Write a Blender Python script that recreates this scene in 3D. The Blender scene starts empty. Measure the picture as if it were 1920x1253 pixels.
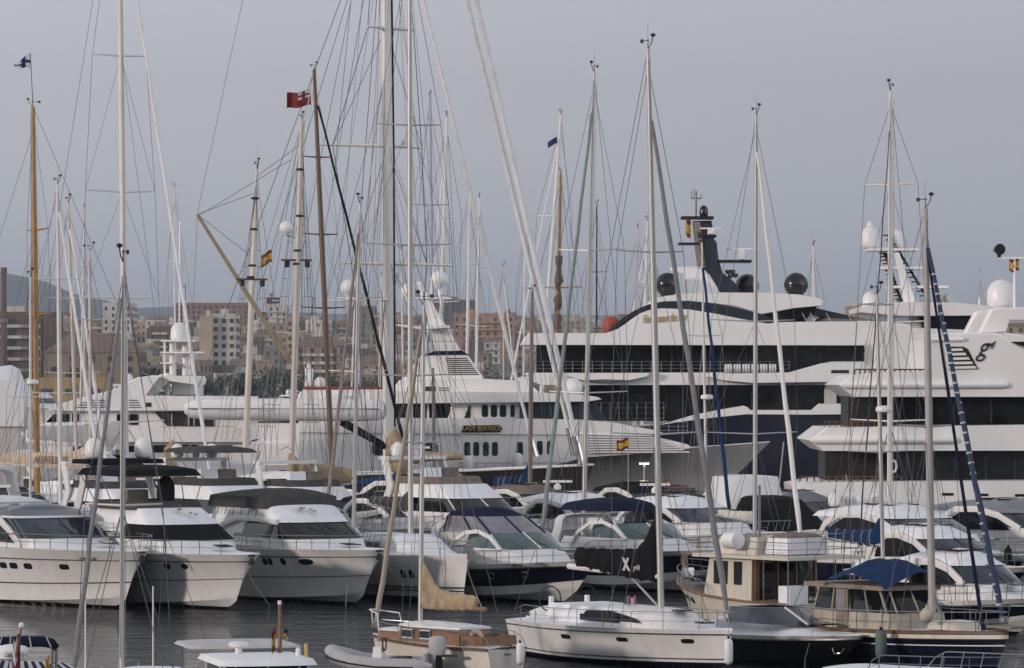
import bpy, math, random
from mathutils import Vector, Matrix
R = math.radians
sc = bpy.context.scene
col = sc.collection
# ---------------------------------------------------------------- camera
F, CX, HY, CH = 8000.0, 960.0, 715.0, 10.0      # focal length in photo pixels, horizon row, eye height (m)
cam = bpy.data.cameras.new('camera'); camo = bpy.data.objects.new('camera', cam); col.objects.link(camo)
camo.location = (0, 0, CH); camo.rotation_euler = (R(90), 0, 0)
cam.sensor_width = 36; cam.lens = F / 1920 * 36; cam.shift_y = (HY - 626.5) / 1920
cam.clip_start = 1; cam.clip_end = 60000
sc.camera = camo
# ---------------------------------------------------------------- sky and sun
SUN_EL, SUN_AZ = R(10), R(-120)      # azimuth from the view direction (+Y), clockwise; the sun stands behind the left shoulder
w = bpy.data.worlds.new('World'); sc.world = w; w.use_nodes = True
nt = w.node_tree; nt.nodes.clear()
sky = nt.nodes.new('ShaderNodeTexSky'); sky.sky_type = 'NISHITA'; sky.sun_disc = False
sky.sun_elevation = SUN_EL; sky.sun_rotation = -SUN_AZ
sky.altitude = 0; sky.air_density = 2.0; sky.dust_density = 1.0; sky.ozone_density = 6.0
hsv = nt.nodes.new('ShaderNodeHueSaturation'); hsv.inputs['Saturation'].default_value = 0.04
bg = nt.nodes.new('ShaderNodeBackground'); bg.inputs['Strength'].default_value = 0.15
wo = nt.nodes.new('ShaderNodeOutputWorld')
tint = nt.nodes.new('ShaderNodeMix'); tint.data_type = 'RGBA'; tint.blend_type = 'MULTIPLY'; tint.inputs[0].default_value = 1
tint.inputs[7].default_value = (.97, .985, 1.075, 1)      # cool evening white balance of the thin overcast
nt.links.new(sky.outputs[0], hsv.inputs['Color']); nt.links.new(hsv.outputs[0], tint.inputs[6]); nt.links.new(tint.outputs[2], bg.inputs['Color'])
nt.links.new(bg.outputs[0], wo.inputs['Surface'])
sl = bpy.data.lights.new('sun', 'SUN'); sl.energy = 1.0; sl.angle = R(5); sl.color = (1.0, 0.86, 0.77)
so = bpy.data.objects.new('sun', sl); col.objects.link(so)
sd = Vector((math.sin(SUN_AZ) * math.cos(SUN_EL), math.cos(SUN_AZ) * math.cos(SUN_EL), math.sin(SUN_EL)))
so.rotation_euler = sd.to_track_quat('Z', 'Y').to_euler(); so.location = (-60, -40, 60)
vs = sc.view_settings; vs.view_transform = 'Standard'; vs.look = 'None'; vs.exposure = 1.02; vs.gamma = 1
sc.cycles.use_denoising = True
sc.cycles.max_bounces = 6; sc.cycles.diffuse_bounces = 2; sc.cycles.glossy_bounces = 3; sc.cycles.transmission_bounces = 3
sc.cycles.volume_bounces = 0; sc.cycles.caustics_reflective = False; sc.cycles.caustics_refractive = False
sc.cycles.sample_clamp_indirect = 3
# ---------------------------------------------------------------- materials
MATS = {}
def mat(name, c, rough=.5, metal=0.0, var=.12, scale=3.0, bump=0.0, bscale=40.0, streak=0.0, spec=.5, coat=0.0):
    if name in MATS: return MATS[name]
    m = bpy.data.materials.new(name); m.use_nodes = True
    n = m.node_tree; b = n.nodes['Principled BSDF']
    b.inputs['Roughness'].default_value = rough; b.inputs['Metallic'].default_value = metal
    b.inputs['Specular IOR Level'].default_value = spec
    if coat: b.inputs['Coat Weight'].default_value = coat; b.inputs['Coat Roughness'].default_value = .08
    tc = n.nodes.new('ShaderNodeTexCoord')
    nz = n.nodes.new('ShaderNodeTexNoise'); nz.inputs['Scale'].default_value = scale; nz.inputs['Detail'].default_value = 5
    n.links.new(tc.outputs['Object'], nz.inputs['Vector'])
    rp = n.nodes.new('ShaderNodeMapRange'); rp.inputs[1].default_value = .3; rp.inputs[2].default_value = .7
    rp.inputs[3].default_value = 1 - var; rp.inputs[4].default_value = 1 + var * .5
    n.links.new(nz.outputs['Fac'], rp.inputs[0])
    mx = n.nodes.new('ShaderNodeMix'); mx.data_type = 'RGBA'; mx.blend_type = 'MULTIPLY'; mx.inputs[0].default_value = 1
    mx.inputs[6].default_value = (*c, 1)
    n.links.new(rp.outputs[0], mx.inputs[7])
    last = mx.outputs[2]
    if streak:
        mp = n.nodes.new('ShaderNodeMapping'); mp.inputs['Scale'].default_value = (2.2, 2.2, .12)
        n2 = n.nodes.new('ShaderNodeTexNoise'); n2.inputs['Scale'].default_value = 1.6; n2.inputs['Detail'].default_value = 6
        n.links.new(tc.outputs['Object'], mp.inputs[0]); n.links.new(mp.outputs[0], n2.inputs['Vector'])
        r2 = n.nodes.new('ShaderNodeMapRange'); r2.inputs[1].default_value = .48; r2.inputs[2].default_value = .8
        r2.inputs[3].default_value = 0; r2.inputs[4].default_value = streak
        n.links.new(n2.outputs['Fac'], r2.inputs[0])
        m2 = n.nodes.new('ShaderNodeMix'); m2.data_type = 'RGBA'
        m2.inputs[7].default_value = (c[0] * .45, c[1] * .4, c[2] * .33, 1)
        n.links.new(r2.outputs[0], m2.inputs[0]); n.links.new(last, m2.inputs[6]); last = m2.outputs[2]
    n.links.new(last, b.inputs['Base Color'])
    if bump:
        n3 = n.nodes.new('ShaderNodeTexNoise'); n3.inputs['Scale'].default_value = bscale; n3.inputs['Detail'].default_value = 4
        n.links.new(tc.outputs['Object'], n3.inputs['Vector'])
        bp = n.nodes.new('ShaderNodeBump'); bp.inputs['Strength'].default_value = bump; bp.inputs['Distance'].default_value = .05
        n.links.new(n3.outputs['Fac'], bp.inputs['Height']); n.links.new(bp.outputs[0], b.inputs['Normal'])
    MATS[name] = m
    return m
def glow(name, c, s):
    m = bpy.data.materials.new(name); m.use_nodes = True; b = m.node_tree.nodes['Principled BSDF']
    b.inputs['Base Color'].default_value = (*c, 1); b.inputs['Emission Color'].default_value = (*c, 1); b.inputs['Emission Strength'].default_value = s
    return m
WHITE = mat('gelcoat white', (.74, .735, .72), .3, var=.07, scale=1.2, streak=.16, coat=.3)
WDECK = mat('deck white', (.8, .81, .83), .5, var=.1, scale=2.5)
CREAM = mat('cream paint', (.6, .56, .48), .45, var=.1, streak=.25)
GREYH = mat('warm grey topsides', (.58, .545, .51), .3, var=.06, scale=.6, streak=.12, coat=.3)
NAVY = mat('navy gelcoat', (.006, .008, .022), .18, var=.2, coat=.3)
BLACKH = mat('black hull paint', (.012, .012, .014), .22, var=.2)
BROWNH = mat('dark brown hull paint', (.035, .027, .022), .35, var=.2, streak=.2)
GLASS = mat('dark tinted glass', (.014, .015, .017), .05, var=.9, scale=.6, spec=.4)  # strong mottling in the colour stands in for uneven reflections
TEAL = mat('green tinted glass', (.06, .105, .105), .07, var=.35, scale=1.2)
BLUEGL = mat('blue grey tinted glass', (.03, .042, .058), .08, var=.3, scale=.8)
VINYL = mat('clear vinyl', (.22, .21, .24), .18, var=.25, scale=2.5)
STEEL = mat('stainless', (.3, .3, .31), .35, metal=.8, var=.1)
ALU = mat('aluminium spar', (.50, .49, .47), .42, metal=.35, var=.1, scale=.7)
SPARW = mat('white painted spar', (.72, .69, .66), .4, var=.08, scale=.6)
SPARC = mat('cream painted spar', (.62, .56, .49), .45, var=.1, scale=.6)
WIRE = mat('rigging wire', (.11, .11, .12), .5, metal=.3, var=.1)
WIREL = mat('pale rope', (.42, .40, .36), .8, var=.15)
WOOD = mat('varnished wood', (.2, .095, .035), .3, var=.3, scale=4, coat=.3)
WOODD = mat('dark teak', (.12, .06, .03), .5, var=.3, scale=5)
WOODM = mat('amber varnished mast', (.36, .19, .045), .35, var=.25, scale=2)
WOODB = mat('red brown mast', (.14, .075, .045), .45, var=.25, scale=2)
TEAKG = mat('weathered teak', (.24, .2, .16), .75, var=.25, scale=6)
BEIGE = mat('beige sail cover', (.40, .30, .20), .9, var=.25, scale=3, bump=.5, bscale=5, spec=.12)
BLACKC = mat('black canvas', (.01, .01, .011), .85, var=.2, bump=.4, bscale=6, spec=.12)
NAVYC = mat('navy canvas', (.012, .016, .04), .9, var=.25, bump=.4, bscale=6, spec=.12)
BLUEC = mat('blue canvas', (.012, .035, .1), .9, var=.25, bump=.5, bscale=5, spec=.12)
GREYC = mat('grey canvas', (.068, .067, .066), .9, var=.25, bump=.5, bscale=5, spec=.12)
TAUPE = mat('taupe canvas', (.2, .17, .14), .9, var=.25, bump=.5, bscale=5, spec=.12)
PALEC = mat('pale folded sail cloth', (.62, .6, .56), .8, var=.25, scale=4, bump=.7, bscale=4, spec=.12)
FURLG = mat('grey furled sail', (.2, .2, .21), .8, var=.2)
FURLW = mat('white furled sail', (.72, .72, .73), .75, var=.12, scale=1.5)
FURLS = mat('green grey furled sail', (.23, .27, .25), .85, var=.2)
RUBBER = mat('black rubber', (.02, .02, .02), .7)
DOME = mat('white radome', (.78, .77, .76), .4, var=.05)
BLKDOME = mat('black radome', (.012, .013, .015), .22, var=.1)
SHADEI = mat('painted interior shade', (.02, .019, .018), .7, var=.4, scale=1.5)  # near-black colour stands in for shade inside open decks and louvres
STRIPE = mat('dark green grey rubbing strake', (.05, .055, .05), .5)
REDM = mat('red paint', (.33, .025, .02), .5)
ORANGE = mat('orange plastic', (.36, .06, .025), .6)
YELL = mat('flag yellow', (.45, .3, .03), .85)
REDF = mat('flag red', (.17, .018, .02), .85)
WHITEF = mat('flag white', (.5, .5, .52), .85)
BLUEF = mat('flag blue', (.015, .025, .1), .85)
GOLD = mat('gold leaf', (.70, .48, .16), .35, metal=.4)
HYPG = mat('grey inflatable fabric', (.40, .40, .42), .6, var=.08)
CHROME = mat('bright chrome', (.8, .78, .75), .12, metal=1)
CONC = mat('weathered concrete', (.2, .19, .18), .9, var=.3, scale=2, bump=.5, bscale=6)
# ---------------------------------------------------------------- helpers
def PT(px, py, Y): return Vector(((px - CX) / F * Y, Y, CH - (py - HY) / F * Y))
def YZ(py, z): return F * (CH - z) / (py - HY)          # distance of a point of height z seen at row py
def tag(o, label=None, cat=None, group=None, kind=None):
    if label: o['label'] = label
    if cat: o['category'] = cat
    if group: o['group'] = group
    if kind: o['kind'] = kind
    return o
def thing(name, label, cat, loc=(0, 0, 0), rz=0.0, group=None):
    o = bpy.data.objects.new(name, None); col.objects.link(o)
    o.empty_display_size = .3
    o.location = loc; o.rotation_euler = (0, 0, rz)
    return tag(o, label, cat, group)
class MB:
    def __init__(s): s.v = []; s.f = []; s.m = []
    def add(s, vs_, fs, mi=0):
        o = len(s.v); s.v += [tuple(p) for p in vs_]
        for f in fs: s.f.append([i + o for i in f]); s.m.append(mi)
        return s
    def loft(s, rings, closed=True, c0=False, c1=False, mi=0, mfun=None):
        n = len(rings[0]); o = len(s.v)
        for r in rings: s.v += [tuple(p) for p in r]
        k = n if closed else n - 1
        for i in range(len(rings) - 1):
            for j in range(k):
                a = o + i * n + j; b = o + i * n + (j + 1) % n
                s.f.append([a, b, b + n, a + n]); s.m.append(mfun(i, j) if mfun else mi)
        if c0: s.f.append([o + j for j in range(n)][::-1]); s.m.append(mi)
        if c1: s.f.append([o + (len(rings) - 1) * n + j for j in range(n)]); s.m.append(mi)
        return s
    def box(s, c, d, rz=0.0, mi=0, top=1.0):
        x, y, z = c; a, b, h = d[0] / 2, d[1] / 2, d[2] / 2
        cs, sn = math.cos(rz), math.sin(rz); pts = []
        for zz, k in ((-h, 1), (h, top)):
            for xx, yy in ((-a, -b), (a, -b), (a, b), (-a, b)):
                xx *= k; yy *= k
                pts.append((x + xx * cs - yy * sn, y + xx * sn + yy * cs, z + zz))
        return s.add(pts, [(3, 2, 1, 0), (4, 5, 6, 7), (0, 1, 5, 4), (1, 2, 6, 5), (2, 3, 7, 6), (3, 0, 4, 7)], mi)
    def tube(s, pts, r, n=6, mi=0, cap=True, closed=False):
        pts = [Vector(p) for p in pts]
        if not hasattr(r, '__len__'): r = [r] * len(pts)
        rings = []; up = None
        for i, p in enumerate(pts):
            a = pts[i - 1] if (i or closed) else p; b = pts[(i + 1) % len(pts)] if (i < len(pts) - 1 or closed) else p
            d = (b - a).normalized()
            if up is None: up = Vector((0, 0, 1)) if abs(d.z) < .9 else Vector((1, 0, 0))
            sx = d.cross(up).normalized(); up = sx.cross(d)
            rings.append([p + (sx * math.cos(2 * math.pi * k / n) + up * math.sin(2 * math.pi * k / n)) * r[i] for k in range(n)])
        if closed: rings.append(rings[0])
        return s.loft(rings, True, cap and not closed, cap and not closed, mi)
    def lathe(s, prof, c=(0, 0, 0), n=16, mi=0):
        return s.loft([[(c[0] + r * math.cos(2 * math.pi * k / n), c[1] + r * math.sin(2 * math.pi * k / n), c[2] + z) for k in range(n)] for r, z in prof], True, True, True, mi)
    def prism(s, poly, y0, y1, mi=0, ch=0.0):
        """polygon in x,z extruded along y; ch chamfers the near edge"""
        n = len(poly)
        rings = []
        if ch:
            cx = sum(p[0] for p in poly) / n; cz = sum(p[1] for p in poly) / n
            ins = []
            for x, z in poly:
                d = math.hypot(x - cx, z - cz) or 1; ins.append((x - (x - cx) / d * ch, z - (z - cz) / d * ch))
            rings.append([(x, y0, z) for x, z in ins]); y0 += ch
        rings += [[(x, y0, z) for x, z in poly], [(x, y1, z) for x, z in poly]]
        return s.loft(rings, True, True, True, mi)
    def build(s, name, mats, parent=None, smooth=32, kind=None):
        me = bpy.data.meshes.new(name); me.from_pydata(s.v, [], s.f)
        if not isinstance(mats, (list, tuple)): mats = [mats]
        for m in mats: me.materials.append(m)
        if len(mats) > 1: me.polygons.foreach_set('material_index', s.m)
        if smooth:
            me.polygons.foreach_set('use_smooth', [True] * len(me.polygons)); me.set_sharp_from_angle(angle=R(smooth))
        me.update()
        o = bpy.data.objects.new(name, me); col.objects.link(o); o.parent = parent
        if kind: o['kind'] = kind
        return o
def line(name, m, parent, a, b, r, r2=None, n=5): return MB().tube([a, b], [r, r if r2 is None else r2], n).build(name, m, parent)
def pipe(name, m, parent, pts, r, n=6, closed=False): return MB().tube(pts, r, n, closed=closed).build(name, m, parent, 50)
def sm(a, b, x): t = min(1, max(0, (x - a) / (b - a))); return t * t * (3 - 2 * t)
def sweep(mb, pts, hw, hh, side, mi=0):
    """rectangular section swept along pts; side = direction of the width"""
    pts = [Vector(p) for p in pts]; side = Vector(side).normalized(); rings = []
    for i, p in enumerate(pts):
        d = (pts[min(i + 1, len(pts) - 1)] - pts[max(i - 1, 0)]).normalized()
        nrm = d.cross(side).normalized()
        a = hw[i] if hasattr(hw, '__len__') else hw; b = hh[i] if hasattr(hh, '__len__') else hh
        ring = []
        for sx, sy in ((-1, -.6), (-.8, -1), (.8, -1), (1, -.6), (1, .6), (.8, 1), (-.8, 1), (-1, .6)):
            ring.append(p + side * a * sx + nrm * b * sy)
        rings.append(ring)
    return mb.loft(rings, True, True, True, mi)
# plan-view outline with rounded nose: from starboard aft round the front to port aft
def plan(z, xa, xf, w, nose=None, e=.75, slope=0.0, n=12):
    nose = w * .9 if nose is None else nose
    xm = xf - nose; r = []
    for k in range(4): r.append((xa + (xm - xa) * k / 4, -w))
    for k in range(n + 1):
        a = -math.pi / 2 + math.pi * k / n
        r.append((xm + nose * abs(math.cos(a)) ** e, w * math.copysign(abs(math.sin(a)) ** e, a)))
    for k in range(3, -1, -1): r.append((xa + (xm - xa) * k / 4, w))
    return [(x, y, z + slope * (x - xf)) for x, y in r]
def band(root, name, m, A, B, crown=None, cap0=False):
    mb = MB(); mb.loft([A, B], True, cap0, False)
    if crown is not None:
        cx = sum(p[0] for p in B) / len(B); rings = [B]
        for k in (.85, .6, .3, .02):
            rings.append([(cx + (x - cx) * k, y * k, z + crown * (1 - k * k)) for x, y, z in B])
        mb.loft(rings, True, False, True)
    return mb.build(name, m, root)
def mullions(root, m, A, B, idx, r=.035, name='pillar', out=1.0):
    for i in idx: line(name, m, root, Vector(A[i]) , Vector(B[i]) , r, n=5)
# ---------------------------------------------------------------- hulls
class Hull:
    """x forward, bow tip at x = x0; t runs 0 (stern) .. 1 (bow)"""
    def __init__(s, L, B, zb, za, rake=2.0, p=2.4, q=.62, t0=.4, flare=.9, zc=(.1, .9), cw=.86, x0=0.0, sp=1.6, stern=.9, zk=-.5, bowdrop=0.0):
        s.L, s.B, s.zb, s.za, s.rake, s.p, s.q, s.t0, s.flare, s.zc, s.cw, s.x0, s.sp, s.stern, s.zk, s.bd = L, B, zb, za, rake, p, q, t0, flare, zc, cw, x0, sp, stern, zk, bowdrop
    def u(s, t): return min(1, max(0, (t - s.t0) / (1 - s.t0)))
    def b(s, t):
        k = s.stern + (1 - s.stern) * sm(0, s.t0, t)
        return s.B / 2 * max(0, 1 - s.u(t) ** s.p) ** s.q * k
    def bc(s, t):
        k = s.stern + (1 - s.stern) * sm(0, s.t0, t)
        return s.B / 2 * s.cw * max(0, 1 - s.u(t) ** (s.p * .72)) * k
    def zs(s, t): return s.za + (s.zb - s.za) * t ** s.sp - s.bd * s.u(t) ** 4
    def pt(s, t, q, side=1):
        u = s.u(t); zs = s.zs(t); zc = s.zc[0] + (s.zc[1] - s.zc[0]) * u ** 1.8
        b, bc = s.b(t), s.bc(t)
        if q >= 0: z = zc + (zs - zc) * q; y = bc + (b - bc) * q ** (1 + s.flare * u)
        else:
            zk = s.zk + (zc - .12 - s.zk) * u ** 5
            z = zc + (zk - zc) * (-q); y = bc * (1 + q)
        x = s.x0 - s.L * (1 - t) - s.rake * u ** 1.5 * (1 - z / s.zb)
        return Vector((x, y * side, z))
    def ts(s, n=26): return [1 - (1 - i / n) ** 1.7 for i in range(n + 1)]
    def make(s, root, bands, mats, name='hull', qs=None):
        """bands: list of (q_max, material index) from the keel up"""
        qs = qs or [-1, -.5, -.02, 0, .12, .25, .4, .55, .7, .85, 1]
        extra = [b for b, _ in bands if b < 1]
        qs = sorted(set(qs + extra)); mb = MB(); T = s.ts()
        for side in (1, -1):
            rings = [[s.pt(t, q, side) for q in qs] for t in T]
            if side < 0: rings = [r[::-1] for r in rings]
            qq = qs if side > 0 else qs[::-1]
            def mf(i, j, qq=qq):
                m = (qq[j] + qq[j + 1]) / 2
                for b, k in bands:
                    if m <= b: return k
                return bands[-1][1]
            mb.loft(rings, False, mfun=mf)
        st = [s.pt(0, q, 1) for q in qs] + [s.pt(0, q, -1) for q in qs[::-1]]
        mb.add(st, [list(range(len(st)))], bands[-1][1])
        return mb.build(name, mats, root, 28)
    def deck(s, root, m, trunk=None, crown=.06, name='deck', drop=0.0):
        """trunk(t, v) -> extra height"""
        V = [-1, -.9, -.78, -.66, -.55, -.4, -.2, 0, .2, .4, .55, .66, .78, .9, 1]; rings = []
        for t in s.ts(30):
            b = s.b(t) * .985; z = s.zs(t) - drop
            rings.append([(s.x0 - s.L * (1 - t), b * v, z + crown * (1 - v * v) + (trunk(t, abs(v)) if trunk else 0)) for v in V])
        return MB().loft(rings, False).build(name, m, root, 40)
    def edge(s, t, v=.95, dz=0.0): return Vector((s.x0 - s.L * (1 - t), s.b(t) * v, s.zs(t) + dz))
    def strake(s, root, m, q, r=.035, t0=0.0, name='rubbing_strake', n=26):
        P = [s.pt(t, q, 1) for t in s.ts(n) if t >= t0]; Q = [s.pt(t, q, -1) for t in s.ts(n) if t >= t0]
        return pipe(name, m, root, P + Q[::-1][1:], r, 5)
    def boot(s, root, m, z0=-.08, z1=.14, name='boot_stripe'):
        for side in (1, -1):
            R1 = []
            for t in s.ts(26):
                row = []
                for z in (z0, z1):
                    u = s.u(t); zc = s.zc[0] + (s.zc[1] - s.zc[0]) * u ** 1.8; zk = s.zk + (zc - .12 - s.zk) * u ** 5
                    q = (z - zc) / (s.zs(t) - zc) if z >= zc else max(-1, -(zc - z) / (zc - zk)); p = s.pt(t, q, side); row.append(p + Vector((.012, side * .018, 0)))
                R1.append(row)
            MB().loft(R1, False).build(name, m, root, 40)
    def ports(s, root, m, spec, q, w=.28, h=.12, rnd=True, name='porthole', side=-1, frame=None):
        for t in spec:
            c = s.pt(t, q, side); d1 = (s.pt(t + .01, q, side) - c).normalized(); d2 = (s.pt(t, q + .05, side) - c).normalized()
            nrm = d1.cross(d2).normalized()
            if nrm.y * side < 0: nrm = -nrm
            c = c + nrm * .012; mb = MB(); k = 12
            for ww, hh, off, fl in ((w, h, 0, 0),):
                pts = []
                for i in range(k):
                    a = 2 * math.pi * i / k; e = .9 if rnd else .45
                    pts.append(c + d1 * ww * math.copysign(abs(math.cos(a)) ** e, math.cos(a)) + d2 * hh * math.copysign(abs(math.sin(a)) ** e, math.sin(a)))
                mb.add(pts, [list(range(k))])
                o = mb.build(name, m, root, 0)
                if frame: pipe('frame', frame, o, [p + nrm * .01 for p in pts], .022, 4, True)
    def rail(s, root, t0=.35, h=.55, n=9, r=.02, lean=.12, mid=True, m=None, tb=1.0, both=True, v=.95, flat=0.0):
        m = m or STEEL
        def top(t, side):
            e = s.edge(t, v); hh = h * (1 - .35 * (1 - sm(t0, t0 + .06, t)))
            return Vector((e.x + lean * (.5 + s.u(t)), side * (s.b(t) * v + lean * .6), e.z + hh))
        T = [t0 + (tb - t0) * (1 - (1 - i / 22) ** 1.7) for i in range(23)]
        P = [top(t, -1) for t in T]; Q = [top(t, 1) for t in T]
        pts = P + Q[::-1][1:] if tb >= 1 else P
        a0 = Vector((s.edge(t0).x - .25, -s.b(t0) * v, s.zs(t0)))
        ro = pipe('guard_rail', m, root, [a0] + pts + ([Vector((a0.x, -a0.y, a0.z))] if tb >= 1 else []), r, 5)
        if tb < 1 and both: pipe('guard_rail', m, root, [Vector((a0.x, -a0.y, a0.z))] + Q, r, 5)
        for side in (-1, 1):
            for i in range(n):
                t = t0 + (min(tb, .985) - t0) * (i + .35) / n
                e = s.edge(t, v); e.y *= side
                line('stanchion', m, root, e, top(t, side), r * .9, n=5)
        if mid:
            P = [(top(t, -1) + Vector((s.edge(t, v).x, -s.b(t) * v, s.zs(t)))) / 2 for t in T if t < .97]
            pipe('life_line', m, root, P, r * .5, 4)
        return ro
def place_bow(px, py, z, alpha, Y=None):
    """root at the water under the bow tip; alpha: heading, 0 = straight at the camera, + = to the right"""
    Y = Y or YZ(py, z)
    return ((px - CX) / F * Y, Y, 0), R(alpha) - math.pi / 2
# ---------------------------------------------------------------- shared fittings
def dome(root, c, r, h, m=None, name='radome', n=18):
    pr = [(r * .62, -.02), (r * .8, .02), (r * .97, .12 * h), (r, .3 * h)]
    for k in range(1, 7):
        a = math.pi / 2 * k / 6; pr.append((r * math.cos(a) + .004, .45 * h + .55 * h * math.sin(a)))
    return MB().lathe(pr, c, n).build(name, m or DOME, root, 40)
def balldome(root, c, r, m, name='radome'):
    pr = [(r * .5, -r * 1.02), (r * .55, -r * .9)]
    for k in range(13):
        a = -math.pi * .28 + (math.pi / 2 + math.pi * .28) * k / 12; pr.append((r * math.cos(a) + .003, r * math.sin(a)))
    return MB().lathe(pr, c, 22).build(name, m, root, 40)
def scanner(root, c, w=1.5, rz=0.0, m=None):
    m = m or DOME
    o = MB().lathe([(.16, 0), (.2, .05), (.2, .22), (.1, .3), (.08, .38)], c, 12).build('radar_pedestal', m, root, 40)
    mb = MB().box((c[0], c[1], c[2] + .45), (w, .16, .13), rz); mb.build('radar_scanner', m, root, 0)
    return o
def vane(root, p, sc_=1.0, m=None):
    m = m or RUBBER; p = Vector(p)
    mb = MB(); mb.tube([p, p + Vector((0, 0, .35 * sc_))], .012 * sc_ + .006, 4)
    mb.tube([p + Vector((-.45 * sc_, 0, .3 * sc_)), p + Vector((.1 * sc_, 0, .3 * sc_))], .014, 4)
    mb.box(p + Vector((-.42 * sc_, 0, .3 * sc_)), (.16 * sc_, .03, .13 * sc_))
    mb.tube([p, p + Vector((.25 * sc_, 0, .2 * sc_)), p + Vector((.34 * sc_, 0, .42 * sc_))], .02 * sc_, 4)
    mb.lathe([(.03, 0), (.09, .04), (.09, .1), (.03, .13)], p + Vector((.34 * sc_, 0, .4 * sc_)), 8)
    mb.tube([p, p + Vector((-.02, 0, .9 * sc_))], .006, 3)
    return mb.build('wind_instruments', m, root, 0)
def flag(p, w, h, mats, bands, label, rz=0.0, droop=.25, ph=0.0, taper=0.0, group=None, name='flag'):
    """p = top of hoist; flies along local -x or +x by the sign of w"""
    o_ = thing(name, label, 'flag', p, rz, group)
    nx, nz = 18, 14; mb = MB(); rings = []
    for i in range(nx + 1):
        u = i / nx
        rings.append([(w * u * (1 - .1 * u), .2 * math.sin(u * 8 + ph) * u * abs(w) + .03 * math.sin(j * .8 + u * 9), -h * (.5 * taper * u + (1 - taper * u) * j / nz) - droop * u * u * abs(w) + .09 * h * math.sin(u * 7 + ph)) for j in range(nz + 1)])
    mb.loft(rings, False, mfun=lambda i, j: bands(i / nx, j / nz))
    mb.build('flag_cloth', mats, o_, 50)
    return o_
def spain(u, v): return 0 if (v < .25 or v >= .75) else 1
def text(root, body, size, m, mtx, shear=0.0, name='lettering', ext=.01, sx=1.0, align='CENTER', bold=0.0):
    cu = bpy.data.curves.new(name, 'FONT'); cu.body = body; cu.size = size; cu.align_x = align; cu.align_y = 'CENTER'; cu.shear = shear; cu.extrude = ext; cu.offset = bold
    tmp = bpy.data.objects.new('tmp', cu); col.objects.link(tmp)
    dg = bpy.context.evaluated_depsgraph_get(); me = bpy.data.meshes.new_from_object(tmp.evaluated_get(dg))
    bpy.data.objects.remove(tmp); me.name = name; me.materials.clear(); me.materials.append(m)
    me.transform(mtx @ Matrix.Diagonal((sx, 1, 1, 1)))
    o = bpy.data.objects.new(name, me); col.objects.link(o); o.parent = root
    return o
def facing(p, right, up):
    """matrix that lays text at p with local x = right and y = up"""
    r_ = Vector(right).normalized(); u_ = Vector(up); u_ = (u_ - r_ * u_.dot(r_)).normalized(); n_ = r_.cross(u_)
    return Matrix(((r_.x, u_.x, n_.x, p[0]), (r_.y, u_.y, n_.y, p[1]), (r_.z, u_.z, n_.z, p[2]), (0, 0, 0, 1)))
def fender(px, py, Y, L, r, m, label, group=None):
    t = thing('fender', label, 'fender', PT(px, py, Y), 0, group)
    pr = [(r * .25, -L / 2), (r * .8, -L / 2 + r * .4), (r, -L / 2 + r), (r, L / 2 - r), (r * .8, L / 2 - r * .4), (r * .2, L / 2)]
    MB().lathe(pr, (0, 0, 0), 12).build('body', m, t, 50)
    MB().lathe([(r * .3, L / 2 - .02), (r * .3, L / 2 + .08)], (0, 0, 0), 8).build('eye', BLACKC, t, 0)
    line('rope', WIREL, t, (0, 0, L / 2), (0, .05, L / 2 + .7), .012, n=4)
    return t
# ---------------------------------------------------------------- water
def build_water():
    m = bpy.data.materials.new('harbour water'); m.use_nodes = True; n = m.node_tree; b = n.nodes['Principled BSDF']
    b.inputs['Base Color'].default_value = (.008, .012, .015, 1); b.inputs['Roughness'].default_value = .03; b.inputs['IOR'].default_value = 1.33; b.inputs['Specular IOR Level'].default_value = .36
    tc = n.nodes.new('ShaderNodeTexCoord'); hs = []
    for sx, sy, s, st in ((.45, 1.0, .55, 1.0), (.4, 1.0, 1.7, .34), (.5, 1.0, 5.0, .12)):
        mp = n.nodes.new('ShaderNodeMapping'); mp.inputs['Scale'].default_value = (sx, sy, 1); mp.inputs['Rotation'].default_value = (0, 0, R(12))
        z = n.nodes.new('ShaderNodeTexNoise'); z.inputs['Scale'].default_value = s; z.inputs['Detail'].default_value = 4; z.inputs['Roughness'].default_value = .55
        n.links.new(tc.outputs['Object'], mp.inputs[0]); n.links.new(mp.outputs[0], z.inputs['Vector'])
        mu = n.nodes.new('ShaderNodeMath'); mu.operation = 'MULTIPLY'; mu.inputs[1].default_value = st; n.links.new(z.outputs['Fac'], mu.inputs[0]); hs.append(mu)
    a = n.nodes.new('ShaderNodeMath'); n.links.new(hs[0].outputs[0], a.inputs[0]); n.links.new(hs[1].outputs[0], a.inputs[1])
    c = n.nodes.new('ShaderNodeMath'); n.links.new(a.outputs[0], c.inputs[0]); n.links.new(hs[2].outputs[0], c.inputs[1])
    bp = n.nodes.new('ShaderNodeBump'); bp.inputs['Strength'].default_value = 1.0; bp.inputs['Distance'].default_value = .5
    n.links.new(c.outputs[0], bp.inputs['Height']); n.links.new(bp.outputs[0], b.inputs['Normal'])
    o = MB().add([(-2500, -60, 0), (2500, -60, 0), (2500, 1150, 0), (-2500, 1150, 0)], [(0, 1, 2, 3)]).build('harbour_water', m, None, 0)
    tag(o, 'dark rippled harbour water between the moored boats', 'water', None, 'structure')
build_water()
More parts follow.
